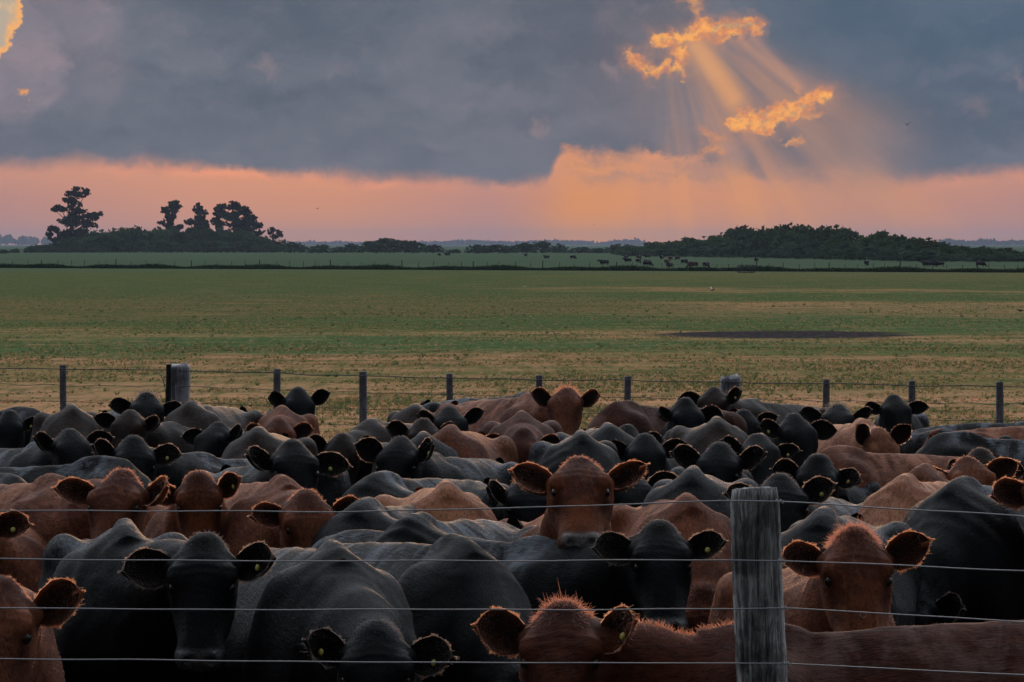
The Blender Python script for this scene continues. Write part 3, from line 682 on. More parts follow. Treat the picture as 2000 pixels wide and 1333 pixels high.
    if coat_hair:
        wt = smoothstep(.45, .7, p0[:, 2] / sc) * (1 - .8 * ((s > .43) & onhead)) * (1 + .8 * onhead)
        m_ = int(coat_hair)
        i = pick(wt, m_)
        fl = np.where(onhead[i, None], pose.f * .5 + pose.l * np.sign(l[i])[:, None] * .25, np.array([-.75, 0, -.45]))
        fl = fl + .35 * np.stack([np.sin(p0[i, 2] * 9 + p0[i, 0] * 4), np.cos(p0[i, 0] * 7), np.sin(p0[i, 0] * 8 + p0[i, 1] * 5)], 1)
        fl = unit(fl - n0[i] * (fl * n0[i]).sum(1, keepdims=True))
        d = unit(fl * .8 + n0[i] * .42 + rng.normal(0, .16, (m_, 3)))
        jit = (v[q[i]][np.arange(m_), rng.integers(0, 4, m_)] - p0[i]) * rng.random((m_, 1))
        hair_object('coat_hair', p0[i] + jit - n0[i] * .003, d, np.where(onhead[i], rng.uniform(.003, .007, m_), rng.uniform(.005, .011, m_)), .0008 if h < .013 else .0011, SHORT[coat], o, rng, .18, 3)
    if Rl: hair_object('forelock', np.concatenate(Rl), np.concatenate(Dl), np.concatenate(Ll), np.concatenate(Wl), FORE[coat], o, rng, .18)
    return o
# ================================================================== the plain
def px_row(g, y): return g.div(CAMZ * F0, y)            # rows below the horizon fall off as 1 / distance: used only to space the bands evenly
def ground_material():
    def fn(g):
        pos = g.node('ShaderNodeNewGeometry').outputs['Position']
        sp = g.node('ShaderNodeSeparateXYZ'); g.put(sp, 0, pos); x, y, z = sp.outputs
        lx = g.div(x, y)
        yn = g.div(y, KD); yy = g.mx(yn, 3)
        q = px_row(g, yy)
        # bands of the pasture, with wandering edges
        w1 = g.sub(g.noise(g.vec(g.mul(x, .055), g.mul(y, .03), 0), 1.0, 4, .6), .5)
        w2 = g.sub(g.noise(g.vec(g.mul(x, .16), g.mul(y, .12), 4), 1.0, 4, .65), .5)
        qq = g.add(q, g.mul(g.add(g.mul(w1, .42), g.mul(w2, .24)), q))
        GRF, GR1, GR2, OL, TA, TA2, GR3 = (.078, .112, .068), (.074, .104, .040), (.064, .106, .040), (.130, .110, .050), (.42, .225, .120), (.52, .27, .150), (.076, .124, .050)
        left = g.ramp(g.div(qq, 420), [(0, GRF), (.115, GRF), (.135, GR1), (.235, GR1), (.27, OL), (.33, OL), (.36, GR2), (.40, (.11, .115, .042)), (.425, (.27, .19, .088)), (.45, GR3), (.495, GR3), (.52, TA), (.60, (.24, .175, .078)), (.72, TA2), (1, TA2)])
        right = g.ramp(g.div(qq, 420), [(0, GRF), (.125, GRF), (.145, (.125, .118, .048)), (.18, GR1), (.203, GR1), (.214, (.34, .20, .10)), (.228, GR2), (.26, GR2), (.29, (.38, .21, .105)), (.31, (.27, .175, .09)), (.345, GR3), (.40, GR3), (.42, TA), (.45, (.30, .20, .10)), (.465, GR3), (.51, (.15, .145, .055)), (.54, TA), (.62, (.20, .16, .07)), (.72, TA2), (1, TA2)])
        c = g.mix(g.ss(g.add(x, g.mul(w1, 40)), -2, 12), left, right)
        # patchiness at several sizes
        p1 = g.noise(g.vec(g.mul(x, .22), g.mul(y, .42), 9), 1.0, 5, .62)
        p2 = g.noise(g.vec(g.mul(x, 1.3), g.mul(y, 1.1), 2), 1.0, 5, .7)
        p3 = g.noise(pos, 7.0, 4, .7)
        c = g.mix(g.ss(p1, .44, .64, 0, .62), c, (.075, .100, .036))
        c = g.mix(g.ss(p1, .50, .30, 0, .50), c, (.36, .205, .10))
        c = g.mix(g.ss(p2, .50, .68, 0, .70), c, (.060, .088, .030))
        c = g.mix(g.ss(p2, .44, .28, 0, .45), c, (.46, .25, .14))
        p4 = g.noise(g.vec(g.mul(x, 2.4), g.mul(y, .15), 6), 1.0, 5, .68); p5 = g.noise(g.vec(g.mul(x, 7), g.mul(y, .4), 3), 1.0, 3, .7)
        c = g.mix(g.ss(p4, .48, .66, 0, .60), c, (.070, .098, .034)); c = g.mix(g.ss(p5, .52, .70, 0, .5), c, (.050, .066, .026)); c = g.mix(g.ss(p5, .44, .32, 0, .4), c, (.54, .285, .16))
        c = g.mix(g.ss(p3, .45, .75, 0, .4), c, (.045, .06, .022))
        c = g.mix(g.ss(yn, 210, 330), c, g.mix(g.ss(p1, .4, .6), GRF, (.062, .090, .050)))
        # dark bare mud where water stood, then the trodden dirt of the pen
        mud = g.add(g.m('POWER', g.div(g.sub(x, 7.5), 3.5), 2), g.m('POWER', g.div(g.sub(yn, 73.6), 3.2), 2))
        mud = g.ss(g.add(mud, g.add(g.mul(w2, 1.8), g.mul(g.sub(p2, .5), 1.8))), 1.3, .7)
        c = g.mix(mud, c, g.mix(g.ss(p5, .4, .65), (.036, .032, .035), (.062, .050, .047)))
        c = g.mix(g.ss(g.add(yn, g.mul(w2, 8)), 31, 27), c, g.mix(p2, (.045, .034, .026), (.026, .020, .016)))
        d = g.node('ShaderNodeBsdfDiffuse'); g.put(d, 0, c); g.put(d, 2, bump(g, g.add(p2, g.mul(p3, .5)), .8, .06)); return d.outputs[0]
    return material('pasture_ground', fn)
gv, gq = [], []
xs = np.concatenate([[-5900, -2000, -600], np.linspace(-200, 200, 9), [600, 2000, 5900]]); ys = np.concatenate([[-400, -100], np.linspace(-20, 300, 17), [500, 900, 1800, 4000, 11400]])
gv = [(a, b, 0) for b in ys for a in xs]; nx_ = len(xs)
gq = [(r_ * nx_ + i, r_ * nx_ + i + 1, (r_ + 1) * nx_ + i + 1, (r_ + 1) * nx_ + i) for r_ in range(len(ys) - 1) for i in range(nx_ - 1)]
tag(link('ground', np_mesh('ground', gv, gq, False), ground_material()), kind='structure')

def blade_material(name, a, b, c):
    def fn(g):
        at_ = g.node('ShaderNodeAttribute', attribute_name='patch'); sp = g.node('ShaderNodeSeparateColor'); g.put(sp, 0, at_.outputs['Color'])
        col = g.mix(sp.outputs[0], g.mix(sp.outputs[1], a, b), c)
        d = g.node('ShaderNodeBsdfDiffuse'); g.put(d, 0, col); t = g.node('ShaderNodeBsdfTranslucent'); g.put(t, 0, col)
        m_ = g.node('ShaderNodeMixShader'); m_.inputs[0].default_value = .6; g.nt.links.new(d.outputs[0], m_.inputs[1]); g.nt.links.new(t.outputs[0], m_.inputs[2])
        return m_.outputs[0]
    return material(name, fn)
BLADE = blade_material('grass_blades', (.085, .120, .048), (.15, .17, .07), (.46, .27, .14))
def tufts(name, pts, hgt, straw, rng, nb=6, spread=.05, width=.010):
    n = len(pts); N = n * nb
    c = np.repeat(pts, nb, 0); hh = np.repeat(hgt, nb) * rng.uniform(.55, 1.15, N); a = rng.uniform(0, 2 * np.pi, N)
    sp = np.repeat(spread * (hgt / .12), nb) if np.ndim(spread) == 0 else np.repeat(spread, nb)
    root = c + np.stack([np.cos(a), np.sin(a), 0 * a], 1) * (sp * rng.random(N))[:, None]
    side = np.stack([-np.sin(a), np.cos(a), 0 * a], 1); lean = np.stack([np.cos(a), np.sin(a), 0 * a], 1) * (hh * rng.uniform(.15, .9, N))[:, None]
    w = (np.repeat(width, nb) if np.ndim(width) else np.full(N, width)) * rng.uniform(.6, 1.3, N)
    tip = root + lean + np.stack([0 * a, 0 * a, hh], 1); mid = root + lean * .35 + np.stack([0 * a, 0 * a, hh * .6], 1)
    V = np.stack([root - side * w[:, None], root + side * w[:, None], mid + side * w[:, None] * .7, tip], 1).reshape(-1, 3)
    V2 = V
    Q = np.arange(N * 4).reshape(N, 4)
    me = np_mesh(name, V2, Q, False)
    col = np.stack([np.repeat(straw, nb) * rng.uniform(.7, 1, N), rng.random(N), np.zeros(N)], 1)
    set_patch(me, np.repeat(col, 4, 0))
    return me
def lowfreq(x, y, s, rng_seed):
    r_ = np.random.default_rng(rng_seed); v = 0
    for k in range(7):
        th = r_.uniform(0, 6.28); f = r_.uniform(.5, 1.8) / s
        v = v + np.sin((x * math.cos(th) * .6 + y * math.sin(th) * 1.3) * f * 6.28 + r_.uniform(0, 6.28))
    return v / 7
rng = np.random.default_rng(7)
def strip(y0, y1, n):
    y = rng.uniform(1 / y1, 1 / y0, n) ** -1.0                     # about even in the picture
    x = rng.uniform(-1, 1, n) * (y * .205 + 2)
    return x, y
for name, y0, y1, n, hh in (('grass_near_pen', 27.5, 64, 95000, .030), ('grass_mid_field', 62, 130, 26000, .026)):
    x, y = strip(y0, y1, n)
    v = lowfreq(x, y, 9, 3) * 1.5 + lowfreq(x, y, 2.4, 5) * 1.3 + lowfreq(x, y, 1.0, 8) * .8 + rng.normal(0, .2, n)
    k = (v > -.12) & (((x - 7.5) / 3.6) ** 2 + ((y - 73.6) / 3.4) ** 2 > 1)
    x, y, v = x[k], y[k], v[k]
    straw = (rng.random(len(x)) < np.where(v < .3, .75, .4)) * 1.0
    hgt = hh * rng.lognormal(0, .34, len(x)) * np.where(straw > 0, .8, 1) * np.clip(.75 + v * .6, .6, 1.5)
    tag(link(name, tufts(name, np.stack([x, y * KD, np.zeros(len(x))], 1), hgt, straw, rng, 6, np.clip(hgt * .6, .03, .14), .004 + y * .00008), BLADE), kind='stuff')
# taller weeds standing out of the sward
x, y = strip(34, 110, 500); hgt = rng.uniform(.025, .065, 500) * (.7 + y / 110)
tag(link('field_weeds', tufts('field_weeds', np.stack([x, y * KD, np.zeros(500)], 1), hgt, np.zeros(500), rng, 14, hgt * .6, .004 + y * .00008), BLADE), kind='stuff')

# dark rank grass along the foot of the far fence
pa, pb = ground_at(-150, 523), ground_at(2150, 533.6)
n = 15000; t = rng.random(n); base = np.array(pa)[None] * (1 - t[:, None]) + np.array(pb)[None] * t[:, None]
base[:, 1] += rng.normal(0, .55, n); base[:, 2] = 0
hgt = rng.uniform(.16, .42, n) * (1 + .4 * np.sin(t * 90) * np.sin(t * 31))
vm = blade_material('rank_grass', (.012, .024, .010), (.020, .034, .014), (.03, .035, .016))
tag(link('grass_verge', tufts('grass_verge', base, hgt, np.zeros(n), rng, 5, hgt * .6, .05), vm), kind='stuff')

# ================================================================== fences
def tube(pts, rads, seg=6, caps=True):
    pts = np.array(pts, float); n = len(pts)
    T = unit(np.gradient(pts, axis=0)); ref = np.array([0, 0, 1.0]) if abs(T[0, 2]) < .9 else np.array([1.0, 0, 0])
    A = unit(np.cross(T, ref)); B = np.cross(T, A); a = np.linspace(0, 2 * np.pi, seg, endpoint=False)
    rads = np.broadcast_to(rads, (n,))
    V = (pts[:, None] + rads[:, None, None] * (A[:, None] * np.cos(a)[None, :, None] + B[:, None] * np.sin(a)[None, :, None])).reshape(-1, 3)
    Q = [(i * seg + j, i * seg + (j + 1) % seg, (i + 1) * seg + (j + 1) % seg, (i + 1) * seg + j) for i in range(n - 1) for j in range(seg)]
    return V, Q
def join(parts):
    V, Q, o = [], [], 0
    for v, q in parts:
        V.append(np.asarray(v, float)); Q.extend([tuple(i + o for i in f) for f in q]); o += len(v)
    return np.concatenate(V), Q
def mesh_of(name, V, Q, smooth=True):
    me = bpy.data.meshes.new(name); me.from_pydata([tuple(p) for p in V], [], Q); me.polygons.foreach_set('use_smooth', [smooth] * len(me.polygons)); me.update(); return me
def wood(name, a, b, dark, scale=1.0):
    def fn(g):
        tc = g.node('ShaderNodeTexCoord').outputs['Object']
        mp = g.node('ShaderNodeMapping'); g.put(mp, 0, tc); mp.inputs['Scale'].default_value = (46 * scale, 46 * scale, 2.4 * scale)
        wv = g.node('ShaderNodeTexNoise'); g.put(wv, 'Vector', tc); wv.inputs['Scale'].default_value = 3.2 * scale; wv.inputs['Detail'].default_value = 3
        sw = g.node('ShaderNodeSeparateColor'); g.put(sw, 0, wv.outputs[1]); off = g.vec(g.mul(sw.outputs[0], 5.5), g.mul(sw.outputs[1], 5.5), 0)
        va = g.node('ShaderNodeVectorMath', operation='ADD'); g.nt.links.new(mp.outputs[0], va.inputs[0]); g.nt.links.new(off, va.inputs[1])
        s1 = g.noise(va.outputs[0], 1.0, 7, .70, .9)
        mp2 = g.node('ShaderNodeMapping'); g.put(mp2, 0, tc); mp2.inputs['Scale'].default_value = (90 * scale, 90 * scale, 4 * scale)
        s2 = g.noise(mp2.outputs[0], 1.0, 5, .7, .8)
        big = g.noise(tc, 5 * scale, 5, .6, .4)
        c = g.mix(g.ss(s1, .40, .60), b, a); c = g.mix(g.ss(s2, .53, .64, 0, .85), c, dark); c = g.mix(g.ss(big, .46, .64, 0, .75), c, dark); vo = g.node('ShaderNodeTexVoronoi'); g.put(vo, 'Vector', g.vec(0, 0, 0) if False else tc); vo.inputs['Scale'].default_value = 5.5 * scale; c = g.mix(g.ss(vo.outputs[0], .13, .06, 0, .85), c, dark)
        c = g.mix(g.ss(g.noise(tc, 22 * scale, 4, .7), .66, .76, 0, .6), c, tuple(min(1, k * 1.7) for k in a))
        return principled(g, c, .85, .25, bump(g, g.add(g.mul(s1, .6), g.mul(s2, .7)), .9, .008))
    return material(name, fn)
WOOD = wood('weathered_grey_wood', (.46, .45, .44), (.15, .145, .14), (.022, .020, .019))
WOOD2 = wood('old_dropper_wood', (.30, .275, .295), (.19, .17, .185), (.07, .063, .067), .7)
PALE = wood('pale_split_post', (.46, .44, .47), (.30, .285, .31), (.06, .055, .058), .6)
DARKP = wood('dark_post', (.035, .032, .034), (.02, .018, .019), (.008, .007, .007), .7)
STEEL = material('galvanised_wire', lambda g: principled(g, g.mix(g.noise(g.node('ShaderNodeTexCoord').outputs['Object'], 60, 3), (.36, .37, .40), (.24, .245, .26)), .5, .5, Metallic=.25))
RUST = material('dull_wire', lambda g: principled(g, (.075, .075, .085), .6, .4))
def round_post(r, h, lean, seed, seg=120, rings=90, cracks=18, taper=.06, flat=0.0):
    rg = np.random.default_rng(seed)
    a = np.linspace(0, 2 * np.pi, seg, endpoint=False); z = np.linspace(-.3, 1, rings) * h
    z = np.where(z > 0, z, z)
    rad = np.full((rings, seg), r)
    for k in range(1, 6): rad *= 1 + .022 / k * np.cos(k * a[None] + rg.uniform(0, 6.28) + .5 * np.sin(z[:, None] * rg.uniform(1, 3)))
    rad *= (1 - taper * (z / h - .5))[:, None]
    for k in range(cracks):
        a0 = rg.uniform(0, 6.28); z0 = rg.uniform(.2, 1) * h; L = rg.uniform(.2, .8) * h
        d = np.angle(np.exp(1j * (a[None] - a0 - .12 * np.sin(z[:, None] * 5 + k))))
        rad -= r * rg.uniform(.08, .2) * np.exp(-(d / .05) ** 2) * np.exp(-((z[:, None] - z0) / L) ** 4)
    rad *= 1 + .006 * rg.standard_normal((rings, seg)) + .012 * rg.standard_normal((1, seg))
    k_ = smoothstep(1.0, .965, z / h)[:, None]; rad = rad * k_ + (1 - k_) * rad.mean(1, keepdims=True) * .97; rad[-1] *= .95; rad[-2] *= .98
    V = np.stack([rad * np.cos(a), rad * np.sin(a), np.repeat(z[:, None], seg, 1)], -1)
    V[-3:, :, 2] += (.006 * np.cos(a + 1.0) + .0012 * rg.standard_normal(seg))[None] * np.array([.5, .9, 1])[:, None]
    V[..., 0] += lean[0] * (z / h)[:, None] + .004 * np.sin(z * 4)[:, None]; V[..., 1] += lean[1] * (z / h)[:, None]
    Q = [(i * seg + j, i * seg + (j + 1) % seg, (i + 1) * seg + (j + 1) % seg, (i + 1) * seg + j) for i in range(rings - 1) for j in range(seg)]
    V = V.reshape(-1, 3); o = len(V); top = V[-seg:]; cen = top.mean(0)
    rr = [.75, .5, .25]; ex = [cen + (top - cen) * k + np.array([0, 0, .003]) * rg.standard_normal(seg)[:, None] for k in rr]
    V = np.concatenate([V] + ex + [cen[None]])
    prev = o - seg
    for k in range(3):
        cur = o + k * seg
        Q += [(prev + j, prev + (j + 1) % seg, cur + (j + 1) % seg, cur + j) for j in range(seg)]; prev = cur
    Q += [(prev + j, prev + (j + 1) % seg, len(V) - 1) for j in range(seg)]
    return V, Q
ND = 8.5
pt = at(1472, 955, ND); pbt = at(1491, 1333, ND)
lean = (pt.x - pbt.x) / (pt.z - pbt.z) * pt.z
fx0 = pt.x - lean
near_fence = empty('wire_fence', (fx0, ND * KD, 0)); tag(near_fence, 'four strand wire fence on a round grey wooden post in front of the herd', 'fence')
link('post', mesh_of('post', *round_post(.0815, pt.z, (lean, 0), 5)), WOOD, near_fence)
def wire(ctrl, parent, base, r=.0023, seed=0, mat=STEEL, n=260, wob=.0018):
    c = np.array([np.array(p) - np.array(base) for p in ctrl]); rg = np.random.default_rng(seed)
    xs_ = np.linspace(c[0, 0], c[-1, 0], n); y_ = np.interp(xs_, c[:, 0], c[:, 1])
    z_ = np.interp(xs_, c[:, 0], c[:, 2])
    ker = np.ones(9) / 9; zp = np.pad(z_, 4, mode='edge'); z_ = np.convolve(zp, ker, 'valid')
    for k in range(8): z_ = z_ + wob / (1 + k * .5) * np.sin(xs_ * rg.uniform(1.5, 16) + rg.uniform(0, 6.28)) * .5
    return link('wire', mesh_of('wire', *tube(np.stack([xs_, y_, z_], 1), r, 6)), mat, parent)
XL, XR = -260, 2260
rows = [[(XL, 996), (0, 998), (360, 999), (700, 1000), (1000, 992), (1240, 985), (1422, 977)], [(XL, 1091), (0, 1092), (380, 1095), (700, 1097), (1100, 1095), (1425, 1094)],
        [(XL, 1186), (0, 1188), (300, 1190), (600, 1191.5), (1000, 1191), (1432, 1190)], [(XL, 1286), (0, 1288), (300, 1290), (700, 1293), (1100, 1295), (1436, 1297)]]
rrow = [[(1522, 980), (1700, 991), (2000, 1009), (XR, 1024)], [(1526, 1096), (1700, 1102), (2000, 1116), (XR, 1127)], [(1531, 1188), (1750, 1200), (2000, 1215), (XR, 1230)], [(1536, 1297), (1750, 1307), (2000, 1319), (XR, 1331)]]
base = (fx0, ND * KD, 0)
for k in range(4):
    L = [at(X, Y, ND - .085) for X, Y in rows[k]]; Rr = [at(X, Y, ND - .085 - max(0, X - 1522) * .0004) for X, Y in rrow[k]]
    wire(L + Rr, near_fence, base, seed=k)
    # staple and twist at the post
    c = np.array((L[-1] + Rr[0]) / 2) - np.array(base)
    th = np.linspace(0, 2 * np.pi * 2.2, 26)
    e = np.array(Rr[0]) - np.array(base)
    link('wire_tie', mesh_of('wire_tie', *tube(np.stack([e[0] - .012 + th * .002, e[1] + .006 * np.cos(th) - .003, e[2] + .006 * np.sin(th)], 1), .0016, 5)), STEEL, near_fence)
# snagged wisps of hair on the second strand
rg = np.random.default_rng(11)
for X, Y in ((1398, 1193), (1686, 1196)):
    p = np.array(at(X, Y, ND - .085)) - np.array(base); th = np.linspace(0, 5.5, 22)
    link('snagged_hair', mesh_of('snagged_hair', *tube(np.stack([p[0] + .010 * np.sin(th) * rg.uniform(.7, 1.2), p[1] - .004 + .004 * np.cos(th), p[2] - .002 - .012 * (1 - np.cos(th)) * .6], 1), .0005, 4)), STEEL, near_fence)

# fence at the back of the pen
def FD(X): return 26.8 + (25.2 - 26.8) * X / 2000
def sq_post(w, d, h, seed, top=.01, seg=24):
    rg = np.random.default_rng(seed); zs = np.concatenate([[-.3], np.linspace(0, h - top, 14), [h - top * .4, h]])
    V = []; 
    a = np.linspace(0, 2 * np.pi, seg, endpoint=False)
    sx = np.sign(np.cos(a)) * np.abs(np.cos(a)) ** .45; sy = np.sign(np.sin(a)) * np.abs(np.sin(a)) ** .45
    for i, z in enumerate(zs):
        k = 1.0 if i < len(zs) - 1 else .86
        V.append(np.stack([w / 2 * sx * k * (1 + .03 * rg.standard_normal(seg)) + .006 * math.sin(z * 3 + seed), d / 2 * sy * k, np.full(seg, z) + (.012 * rg.standard_normal(seg) * (w > .1) if i == len(zs) - 1 else 0)], 1))
    Q = [(i * seg + j, i * seg + (j + 1) % seg, (i + 1) * seg + (j + 1) % seg, (i + 1) * seg + j) for i in range(len(zs) - 1) for j in range(seg)]
    Q.append(tuple((len(zs) - 1) * seg + j for j in range(seg)))
    return np.concatenate(V), Q
pen_fence = empty('pen_fence', (0, 26 * KD, 0)); tag(pen_fence, 'wire fence with wooden droppers and two stout pale posts behind the herd', 'fence')
for i, (X, Y, w, kind) in enumerate([(-60, 710, 14, 0), (124, 713, 13, 0), (352, 714, 40, 1), (329, 712, 10, 2), (540, 721, 14, 0), (708, 726, 15, 0), (878, 730, 13, 0), (1054, 733, 13, 0), (1227, 735, 13, 0), (1427, 737, 39, 1), (1613, 741, 13, 0), (1780, 744, 13, 0), (1952, 746, 14, 0), (2120, 748, 14, 0)]):
    D = FD(X) - (.1 if kind == 2 else 0); p = at(X, Y, D); wm = w * D / F0
    me = mesh_of('dropper' if kind == 0 else 'post', *sq_post(wm, wm * (.8 if kind != 1 else 1), p.z, i, .01 if kind != 1 else .05))
    link('dropper' if kind == 0 else 'post', me, (WOOD2, PALE, DARKP)[kind], pen_fence, (p.x, p.y - 26 * KD, 0))
for k in range(7):
    dz = .045 + .162 * k
    ctrl = []
    for X, Y in ((-200, 708), (124, 713), (352, 714.5), (540, 721), (708, 726), (878, 730), (1054, 733), (1227, 735), (1427, 738), (1613, 741), (1780, 744), (1952, 746), (2250, 749)):
        D = FD(X) - .06; p = at(X, Y, D); ctrl.append((p.x, p.y, max(.08, p.z - dz)))
    wire(ctrl, pen_fence, (0, 26 * KD, 0), .0052 if k == 0 else .003, 20 + k, RUST, 200, .008)
p = at(306, 727, FD(306) - .12); th = np.linspace(0, 1, 16)
link('wire_end', mesh_of('wire_end', *tube(np.stack([p.x + .03 * np.sin(th * 3) + th * .09, np.full(16, p.y - 26 * KD), p.z + .01 - th * .30 + .03 * np.sin(th * 5)], 1), .005, 5)), STEEL, pen_fence)

# far fence across the plain
far_fence = empty('field_fence', (0, 260, 0)); tag(far_fence, 'distant low post and wire fence running across the open field', 'fence')
m0 = mesh_of('post', *sq_post(.045, .045, .75, 3)); m0.materials.append(DARKP)
m1 = mesh_of('post', *sq_post(.085, .085, .9, 4)); m1.materials.append(DARKP)
X = -60
frng = random.Random(3); k = 0
while X < 2080:
    q_ = ground_at(X, 522.5 + (533.2 - 522.5) * X / 2000 - .3)
    o = bpy.data.objects.new('post', m1 if k % 5 == 0 else m0); COL.objects.link(o); o.parent = far_fence; o.location = (q_.x, q_.y - 260, 0); o.scale.z = frng.uniform(.85, 1.1); o.rotation_euler = (frng.uniform(-.04, .04), frng.uniform(-.05, .05), frng.random())
    X += frng.uniform(22, 34); k += 1
for zz in (.85, .6, .35):
    link('wire', mesh_of('wire', *tube([(pa.x, pa.y - 260, zz), (pb.x, pb.y - 260, zz)], .008, 4)), RUST, far_fence)

# barred feeder by that fence
q_ = ground_at(1456, 533.3); fd = empty('hay_feeder', (q_.x, q_.y - 1.2, 0)); tag(fd, 'dark barred hay feeder standing at the distant fence', 'hay feeder')
IRON = material('dark_iron', lambda g: principled(g, (.02, .02, .022), .7, .3))
a = np.linspace(0, 2 * np.pi, 25)
for zz in (.68, .38, .04): link('rail', mesh_of('rail', *tube(np.stack([.72 * np.cos(a), .72 * np.sin(a), np.full(25, zz)], 1), .030, 6)), IRON, fd)
bm_ = mesh_of('bar', *tube([(0, 0, 0), (0, 0, .70)], .026, 6)); bm_.materials.append(IRON)
for k in range(14):
    o = bpy.data.objects.new('bar', bm_); COL.objects.link(o); o.parent = fd; t = 2 * math.pi * k / 14; o.location = (.72 * math.cos(t), .72 * math.sin(t), 0); o.rotation_euler = (0, .18 * (-1) ** k, t + 1.57)

# ================================================================== trees
def leaf_material(name, a, b, trans=.3):
    def fn(g):
        at_ = g.node('ShaderNodeAttribute', attribute_name='patch'); sp = g.node('ShaderNodeSeparateColor'); g.put(sp, 0, at_.outputs['Color'])
        oi = g.node('ShaderNodeObjectInfo').outputs['Random']
        col = g.mix(sp.outputs[0], a, b); hs_ = g.node('ShaderNodeHueSaturation'); g.put(hs_, 'Color', col); g.put(hs_, 'Value', g.lin(oi, 0, 1, .75, 1.25)); g.put(hs_, 'Hue', g.lin(oi, 0, 1, .485, .515))
        d = g.node('ShaderNodeBsdfDiffuse'); g.put(d, 0, hs_.outputs[0]); t = g.node('ShaderNodeBsdfTranslucent'); g.put(t, 0, hs_.outputs[0])
        m_ = g.node('ShaderNodeMixShader'); m_.inputs[0].default_value = trans; g.nt.links.new(d.outputs[0], m_.inputs[1]); g.nt.links.new(t.outputs[0], m_.inputs[2])
        return m_.outputs[0]
    return material(name, fn)
LEAF_GUM = leaf_material('gum_leaves', (.030, .038, .032), (.05, .06, .045), .2)
LEAF_BUSH = leaf_material('thicket_leaves', (.035, .065, .030), (.065, .105, .045), .3)
LEAF_SCRUB = leaf_material('scrub_leaves', (.040, .068, .040), (.065, .10, .055), .3)
LEAF_BARE = leaf_material('thin_leaves', (.07, .06, .05), (.10, .085, .07), .2)
BARK = material('dark_bark', lambda g: principled(g, (.022, .019, .018), .9, .2))
def leaf_cloud(lobes, n, size, rg, flat=.6, hang=0.0, shell=.45):
    """Leaf-sized faces spread through lobes (cx, cy, cz, rx, ry, rz), thicker towards each lobe's skin, ragged at the edge."""
    vol = np.array([l[3] * l[5] for l in lobes]); w = vol / vol.sum(); li = rg.choice(len(lobes), n, p=w); Lb = np.array(lobes)[li]
    d = unit(rg.normal(0, 1, (n, 3))); rr = (rg.random(n) ** (1 / (1 + 2 * shell)))[:, None]
    # clumps: pull faces towards random twig ends
    P = Lb[:, :3] + d * rr * Lb[:, 3:6] * (1 + .16 * rg.normal(0, 1, (n, 1)))
    K = max(6, n // 15); ci = rg.integers(0, n, K); C = P[ci]
    own = rg.integers(0, K, n); 
    near = np.array([np.argmin(((C[own[i:i + 1]] - P[i]) ** 2).sum(1)) for i in range(0)]) if False else None
    D2 = ((P[:, None, :] - C[None]) ** 2).sum(2) if n * K < 9e6 else None
    if D2 is not None:
        j = D2.argmin(1); P = P + (C[j] - P) * rg.uniform(.20, .70, (n, 1))
    P[:, 2] = np.maximum(P[:, 2], .15)
    nrm = unit(rg.normal(0, 1, (n, 3)) * np.array([1, 1, flat]) + d * .5); ref = unit(rg.normal(0, 1, (n, 3)) + np.array([0, 0, -hang])); A = unit(np.cross(nrm, ref)); B = np.cross(nrm, A)
    s = size * rg.lognormal(0, .35, n)[:, None]
    V = np.stack([P - A * s - B * s * .25, P + B * s * .75 - A * s * .2, P + A * s * 1.1 + B * s * .1, P - B * s * .7 + A * s * .15], 1).reshape(-1, 3)
    V[:, 2] = np.maximum(V[:, 2], .02)
    me = np_mesh('crown', V, np.arange(n * 4).reshape(n, 4), False)
    set_patch(me, np.repeat(np.stack([rg.random(n), rg.random(n), np.zeros(n)], 1), 4, 0))
    return me
def trunk_mesh(h, r, limbs, rg):
    parts = [tube([(0, 0, -.3), (0, 0, h * .3), (.03 * h * rg.normal(), 0, h * .65), (.04 * h * rg.normal(), 0, h)], [r * 1.2, r, r * .75, r * .4], 8)]
    for (tx, ty, tz, z0) in limbs:
        p0 = np.array([0, 0, z0]); p1 = np.array([tx, ty, tz]); m_ = (p0 + p1) / 2 + np.array([0, 0, -.06 * np.linalg.norm(p1 - p0)]) + rg.normal(0, .05, 3) * np.linalg.norm(p1 - p0)
        parts.append(tube([p0, m_, p1], [r * .5, r * .33, r * .12], 6))
    return mesh_of('trunk', *join(parts))
def tree(label, X, Yb, D, lobes_px, n, size, mat, seed, group=None, hang=.6, name='tree', cat='tree', shell=.35, r=.45):
    """A tree whose crown masses are given in photo pixels round its foot and built at true size D metres away."""
    rg = np.random.default_rng(seed); p = at(X, Yb, D); k = D / F0
    lobes = [((cx - X) * k, rg.uniform(-.3, .3) * wx * k, (CAMZ - (cy - HZ) * k), wx * k, wx * k * .9, hy * k) for cx, cy, wx, hy in lobes_px]
    big = lobes; lobes = []
    for c in big:
        lobes.append((c[0], c[1], c[2], c[3] * .62, c[4] * .62, c[5] * .62))
        for _ in range(8):
            d_ = unit(rg.normal(0, 1, 3)); q_ = rg.uniform(.45, 1.0); f_ = rg.uniform(.36, .62)
            lobes.append((c[0] + d_[0] * c[3] * q_, c[1] + d_[1] * c[4] * q_, c[2] + d_[2] * c[5] * q_, c[3] * f_, c[4] * f_, c[5] * f_ * .9))
    o = empty(name, (p.x, p.y, 0)); tag(o, label, cat, group)
    top = max(l[2] + l[5] for l in lobes) * .9
    link('trunk', trunk_mesh(top, r, [(l[0], l[1], l[2], max(.5, min(l[2] * .6, l[2] - abs(l[0]) * .7))) for l in big], rg), BARK, o)
    if n: link('crown', leaf_cloud(lobes, n, size, rg, hang=hang, shell=shell), mat, o)
    return o
TD = 800
